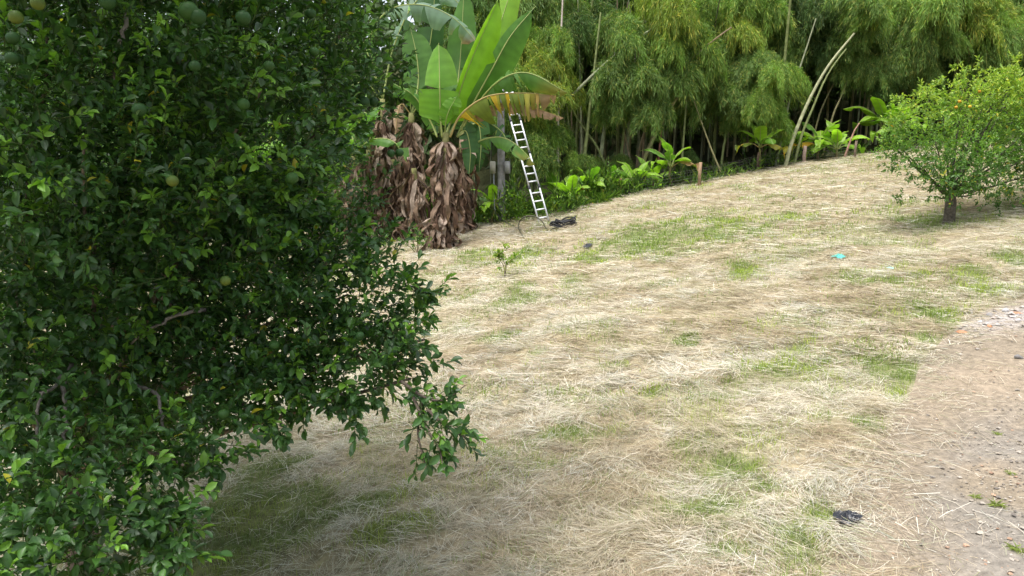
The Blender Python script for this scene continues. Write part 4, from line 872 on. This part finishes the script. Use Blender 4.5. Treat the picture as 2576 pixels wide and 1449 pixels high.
GRN, PALE, OLV, DRK, BRN = [.17, .20, .07], [.23, .25, .145], [.22, .20, .09], [.10, .11, .06], [.28, .21, .13]
CULMS = [([Z3(520, 1150), Z3(560, 780), Z3(600, 430)], 30.5, .085, GRN, 'upright olive bamboo culm left of centre in the grove'), ([Z3(645, 1020), Z3(680, 760), Z3(715, 500)], 31, .10, PALE, 'thick pale bamboo culm next to the upright olive one'),
         ([Z3(770, 1160), Z3(795, 900), Z3(820, 690)], 31, .075, GRN, 'green bamboo culm left of a close pair'), ([Z3(800, 1180), Z3(825, 900), Z3(850, 640)], 31.3, .09, PALE, 'pale green bamboo culm right of a close pair'),
         ([Z3(905, 1170), Z3(1000, 930), Z3(1180, 620)], 30, .095, OLV, 'slanting bamboo culm leaning right with a brown base'), ([Z3(440, 1070), Z3(425, 900), Z3(410, 740)], 30.5, .06, GRN, 'short visible bamboo culm beside the pale thin trunk'),
         ([Z3(345, 1250), Z3(348, 850), Z3(358, 500), Z3(370, 230)], 29.8, .07, [.42, .36, .30], 'pale pinkish thin trunk right of the ladder'), ([Z3(510, 1000), Z3(500, 600), Z3(490, 260)], 31.5, .05, PALE, 'very thin pale bamboo culm left of the olive one'),
         ([Z3(630, 1030), Z3(530, 880), Z3(440, 740)], 30.8, .07, GRN, 'bamboo culm leaning left across the upright ones'), ([Z3(380, 700), Z3(450, 640), Z3(720, 390), Z3(1050, 150)], 30, .085, PALE, 'long bamboo culm slanting up to the right through the leaves'),
         ([Z3(1180, 1230), Z3(1200, 950), Z3(1220, 690)], 30.5, .06, GRN, 'slim green bamboo culm behind the upright young banana leaf'), ([Z3(1455, 1170), Z3(1400, 1040), Z3(1330, 850)], 30, .045, OLV, 'bamboo culm leaning left behind the tan fence post'),
         ([Z3(1470, 1020), Z3(1490, 900), Z3(1515, 700)], 31, .06, GRN, 'slim bamboo culm right of the tan fence post'), ([Z3(850, 1150), Z3(830, 1050), Z3(800, 900)], 31, .05, BRN, 'thin brown culm crossing the close pair of culms'),
         ([Z3(1070, 1000), Z3(1090, 880), Z3(1115, 750)], 32, .06, DRK, 'dark bamboo culm above the leaning one'), ([Z3(1030, 1090), Z3(1040, 980), Z3(1050, 880)], 30.6, .06, [.26, .10, .07], 'reddish brown dead culm behind the young bananas'),
         ([Z4(405, 810), Z4(480, 620), Z4(560, 460), Z4(640, 335), Z4(755, 195)], 30, .085, [.30, .31, .17], 'thick pale bamboo culm bending far over to the right'), ([Z4(465, 760), Z4(530, 600), Z4(590, 460), Z4(650, 360), Z4(720, 270)], 30.5, .06, GRN, 'green culm bending along under the thick pale one'),
         ([Z4(395, 560), Z4(430, 450), Z4(490, 270)], 31, .06, PALE, 'pale culm above the young banana with yellow leaves'), ([Z4(640, 655), Z4(680, 560), Z4(725, 450)], 32, .055, OLV, 'short slanting culm in the dark hollow of the grove'),
         ([Z4(560, 660), Z4(600, 560), Z4(660, 440)], 33, .05, OLV, 'thin slanting culm between the bent pair and the hollow'), ([Z4(1000, 640), Z4(1030, 520), Z4(1080, 400)], 33, .06, GRN, 'culm leaning right just left of the yellowish orange tree'),
         ([Z4(1060, 640), Z4(1085, 500), Z4(1120, 360)], 33.5, .055, DRK, 'dark culm behind the left side of the yellowish orange tree'), ([Z4(1190, 460), Z4(1205, 380), Z4(1225, 290)], 34, .05, DRK, 'dark culm showing over the yellowish orange tree'),
         ([Z4(715, 765), Z4(770, 722), Z4(828, 678)], 30, .05, [.30, .17, .12], 'reddish bare pole lying slanted behind the fence end')]
for px, dpt, rad, c, lab in CULMS:
    w_ = [P(u, v, dpt) for u, v in px]
    if 'pole lying' not in lab: w_ = [extend_down(w_[0], w_[1])] + w_; w_.append(w_[-1] + (w_[-1] - w_[-2]) * (.25 if 'bending' in lab else 1.1) + [0, 0, .05])
    else: w_[0] = on_ground(w_[0][0], w_[0][1], .0)
    o = culm_pts(spline(w_, 40), rad, c, r).obj('bamboo_culm', M_CULM); tag(o, lab, 'bamboo culm', 'bamboo culms in the grove')

# leafy bamboo plants: culm plus drooping plumes
def curve_culm(base, h, lean, az):
    s_ = np.linspace(0, 1, 24); hx = lean * h * s_ ** 2.2; z = h * (s_ - .18 * lean * s_ ** 3); return base + np.stack([hx * math.cos(az), hx * math.sin(az), z], 1)
def add_plume(pl, p, size, tint, az):
    o = link('plume', PLUMES[r.integers(len(PLUMES))], pl, loc=Vector(p - np.array(pl.location)), rot=(r.normal(0, .15), r.normal(0, .15), az), scale=(size * (.85 + .3 * r.random()), size * (.85 + .3 * r.random()), size * (1.15 + .5 * r.random()))); o.color = (*tint, 1); return o
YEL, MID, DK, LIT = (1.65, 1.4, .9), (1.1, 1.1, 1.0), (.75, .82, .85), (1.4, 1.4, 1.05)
# (u, v, depth, plume spots [(du, dv, ddepth, size, tint)], label)
FP = [((1340, 300), 29.6, [(1330, 160, YEL, 1.3), (1400, 190, YEL, 1.4), (1380, 120, LIT, 1.3), (1420, 250, YEL, 1.2), (1340, 250, YEL, 1.2), (1300, 300, LIT, 1.1), (1390, 330, LIT, 1.1), (1300, 200, LIT, 1.2), (1345, 380, MID, 1.1), (1420, 340, MID, .9), (1330, 430, MID, .7), (1450, 410, LIT, .7), (1490, 420, MID, .8)], 'yellowish leafy bamboo right behind the banana leaves'),
      ((1450, 300), 32, [(1380, 30, MID, 1.6), (1450, 20, MID, 1.6), (1500, 80, DK, 1.5), (1470, 150, MID, 1.4), (1430, 90, MID, 1.4), (1360, 80, MID, 1.4)], 'dark leafy bamboo left of the small patch of sky'),
      ((1640, 300), 30.5, [(1600, 100, MID, 1.5), (1650, 40, YEL, 1.5), (1710, 60, YEL, 1.5), (1760, 110, LIT, 1.5), (1690, 120, LIT, 1.5), (1580, 190, MID, 1.4), (1640, 200, MID, 1.5), (1720, 200, MID, 1.5), (1560, 250, MID, 1.2), (1620, 270, MID, 1.3), (1680, 290, MID, 1.2), (1770, 210, MID, 1.4), (1560, 420, MID, .6), (1740, 400, DK, .6)], 'broad bright leafy bamboo bulging in the middle of the grove'),
      ((1800, 300), 31, [(1790, 270, MID, 1.4), (1850, 230, LIT, 1.4), (1830, 150, MID, 1.5), (1880, 300, LIT, 1.3), (1860, 90, YEL, 1.4), (1800, 40, LIT, 1.5), (1870, 20, LIT, 1.4), (1900, 180, MID, 1.3)], 'leafy bamboo hanging between the bright middle and the bent culm'),
      ((1960, 330), 29.8, [(1930, 240, LIT, 1.3), (1960, 215, LIT, 1.1), (1935, 270, LIT, 1.0), (1945, 180, MID, 1.1), (1900, 270, MID, .9)], 'leafy bamboo plume hanging low just left of the bent culm'),
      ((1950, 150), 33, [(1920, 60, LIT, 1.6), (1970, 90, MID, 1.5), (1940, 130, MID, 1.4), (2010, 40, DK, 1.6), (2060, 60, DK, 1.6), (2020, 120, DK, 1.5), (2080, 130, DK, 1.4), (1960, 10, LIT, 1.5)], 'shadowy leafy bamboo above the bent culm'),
      ((2200, 200), 31.5, [(2150, 30, MID, 1.5), (2200, 60, LIT, 1.5), (2250, 40, LIT, 1.4), (2180, 120, MID, 1.5), (2240, 130, MID, 1.5), (2160, 170, MID, 1.1), (2200, 190, MID, 1.1), (2290, 110, MID, 1.4), (2265, 190, MID, 1.2), (2320, 180, MID, 1.1), (2210, 230, DK, .8), (2150, 80, MID, 1.1)], 'dense leafy bamboo hanging like a curtain above the dark hollow'),
      ((2400, 200), 31.5, [(2340, 50, LIT, 1.5), (2400, 30, LIT, 1.5), (2440, 70, YEL, 1.4), (2490, 60, YEL, 1.4), (2520, 100, LIT, 1.3), (2380, 110, MID, 1.2), (2545, 70, LIT, 1.4), (2570, 120, MID, 1.4), (2460, 20, LIT, 1.5)], 'bright arching bamboo top above the yellowish orange tree'),
      ((2580, 200), 33, [(2560, 180, MID, 1.6), (2600, 90, MID, 1.7), (2640, 200, DK, 1.6), (2600, 20, MID, 1.6), (2650, 100, MID, 1.7)], 'leafy bamboo at the right frame edge behind the orange tree')]
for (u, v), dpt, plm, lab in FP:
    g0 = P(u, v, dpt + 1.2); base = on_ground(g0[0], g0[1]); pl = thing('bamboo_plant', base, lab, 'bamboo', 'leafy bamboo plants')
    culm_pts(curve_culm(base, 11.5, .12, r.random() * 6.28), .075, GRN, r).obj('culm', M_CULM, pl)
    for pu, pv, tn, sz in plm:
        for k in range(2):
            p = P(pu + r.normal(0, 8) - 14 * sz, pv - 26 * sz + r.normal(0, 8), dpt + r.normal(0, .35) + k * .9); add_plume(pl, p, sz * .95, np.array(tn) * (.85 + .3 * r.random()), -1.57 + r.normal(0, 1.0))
# the grove behind: culms carrying plumes up into the canopy
back_lab = 'bamboo standing deep in the dark grove behind the front plants'
for k in range(46):
    u = 1180 + 1500 * (k + r.random()) / 46; dpt = 34.5 + 9 * r.random(); g0 = P(u, 300, dpt); base = on_ground(g0[0], g0[1])
    pl = thing('bamboo_plant', base, back_lab, 'bamboo', 'bamboo deep in the grove'); h = 11 + 3 * r.random(); c = curve_culm(base, h, .05 + .18 * r.random(), r.random() * 6.28)
    culm_pts(c, .05 + .025 * r.random(), [GRN, DRK, OLV, PALE][r.integers(4)], r, sides=6).obj('culm', M_CULM, pl)
    for q in range(7):
        f = .42 + .58 * (q + r.random()) / 7; p = c[min(23, int(f * 23))]; pu, pv, _ = pix(p)
        if 1460 < pu < 1630 and pv < 150: continue
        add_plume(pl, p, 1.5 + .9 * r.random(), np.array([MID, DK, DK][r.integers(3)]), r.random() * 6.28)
bare = 'slender bare culm crowded in the shade of the bamboo grove'
for k in range(70):
    u = 1300 + 1250 * r.random(); dpt = 32 + 9 * r.random(); g0 = P(u, 300, dpt); base = on_ground(g0[0], g0[1], -.1); c = curve_culm(base, 7 + 3 * r.random(), r.normal(.05, .22), r.random() * 6.28)
    o = culm_pts(c, .03 + .035 * r.random(), [GRN, DRK, OLV, PALE, BRN][r.integers(5)], r, sides=6).obj('bamboo_culm', M_CULM); tag(o, bare, 'bamboo culm', 'bare culms in the shade')

# dark wood far behind everything
TL = Acc(); n = 44000; x = -60 + 130 * r.random(n); y = 44.5 + 10 * r.random(n); top = 9 + 4 * fbm(x / 7, y / 7, 95, 3); z = H(x, y) + top * r.random(n) ** 1.1
den = sstep(.34, .55, fbm(x / 2.2 + z / 3, z / 2.0, 96, 3)); 
pu = 1288 + FPX * x / (y * cp - (z - 3.4) * sp); pv = 724.5 - FPX * (y * sp + (z - 3.4) * cp) / (y * cp - (z - 3.4) * sp)
gapx = (np.abs(x - 6.6) < 1.0) & (z > 11); ok = (r.random(n) < .25 + den) & ~gapx; x, y, z = x[ok], y[ok], z[ok]; n = len(x)
add_leaves(TL, np.stack([x, y, z], 1), unit(r.normal(0, .6, (n, 3)) - [0, 0, .4]), r.normal(0, 1, (n, 3)), .6 + .6 * r.random(n), .28 + .25 * r.random(n), np.array([.06, .10, .03]) * (.6 + .8 * r.random((n, 1))), SLV, SLF)
tag(TL.obj('treeline', M_WEED), 'dark wood closing the view behind the bamboo', 'wood', kind='stuff')
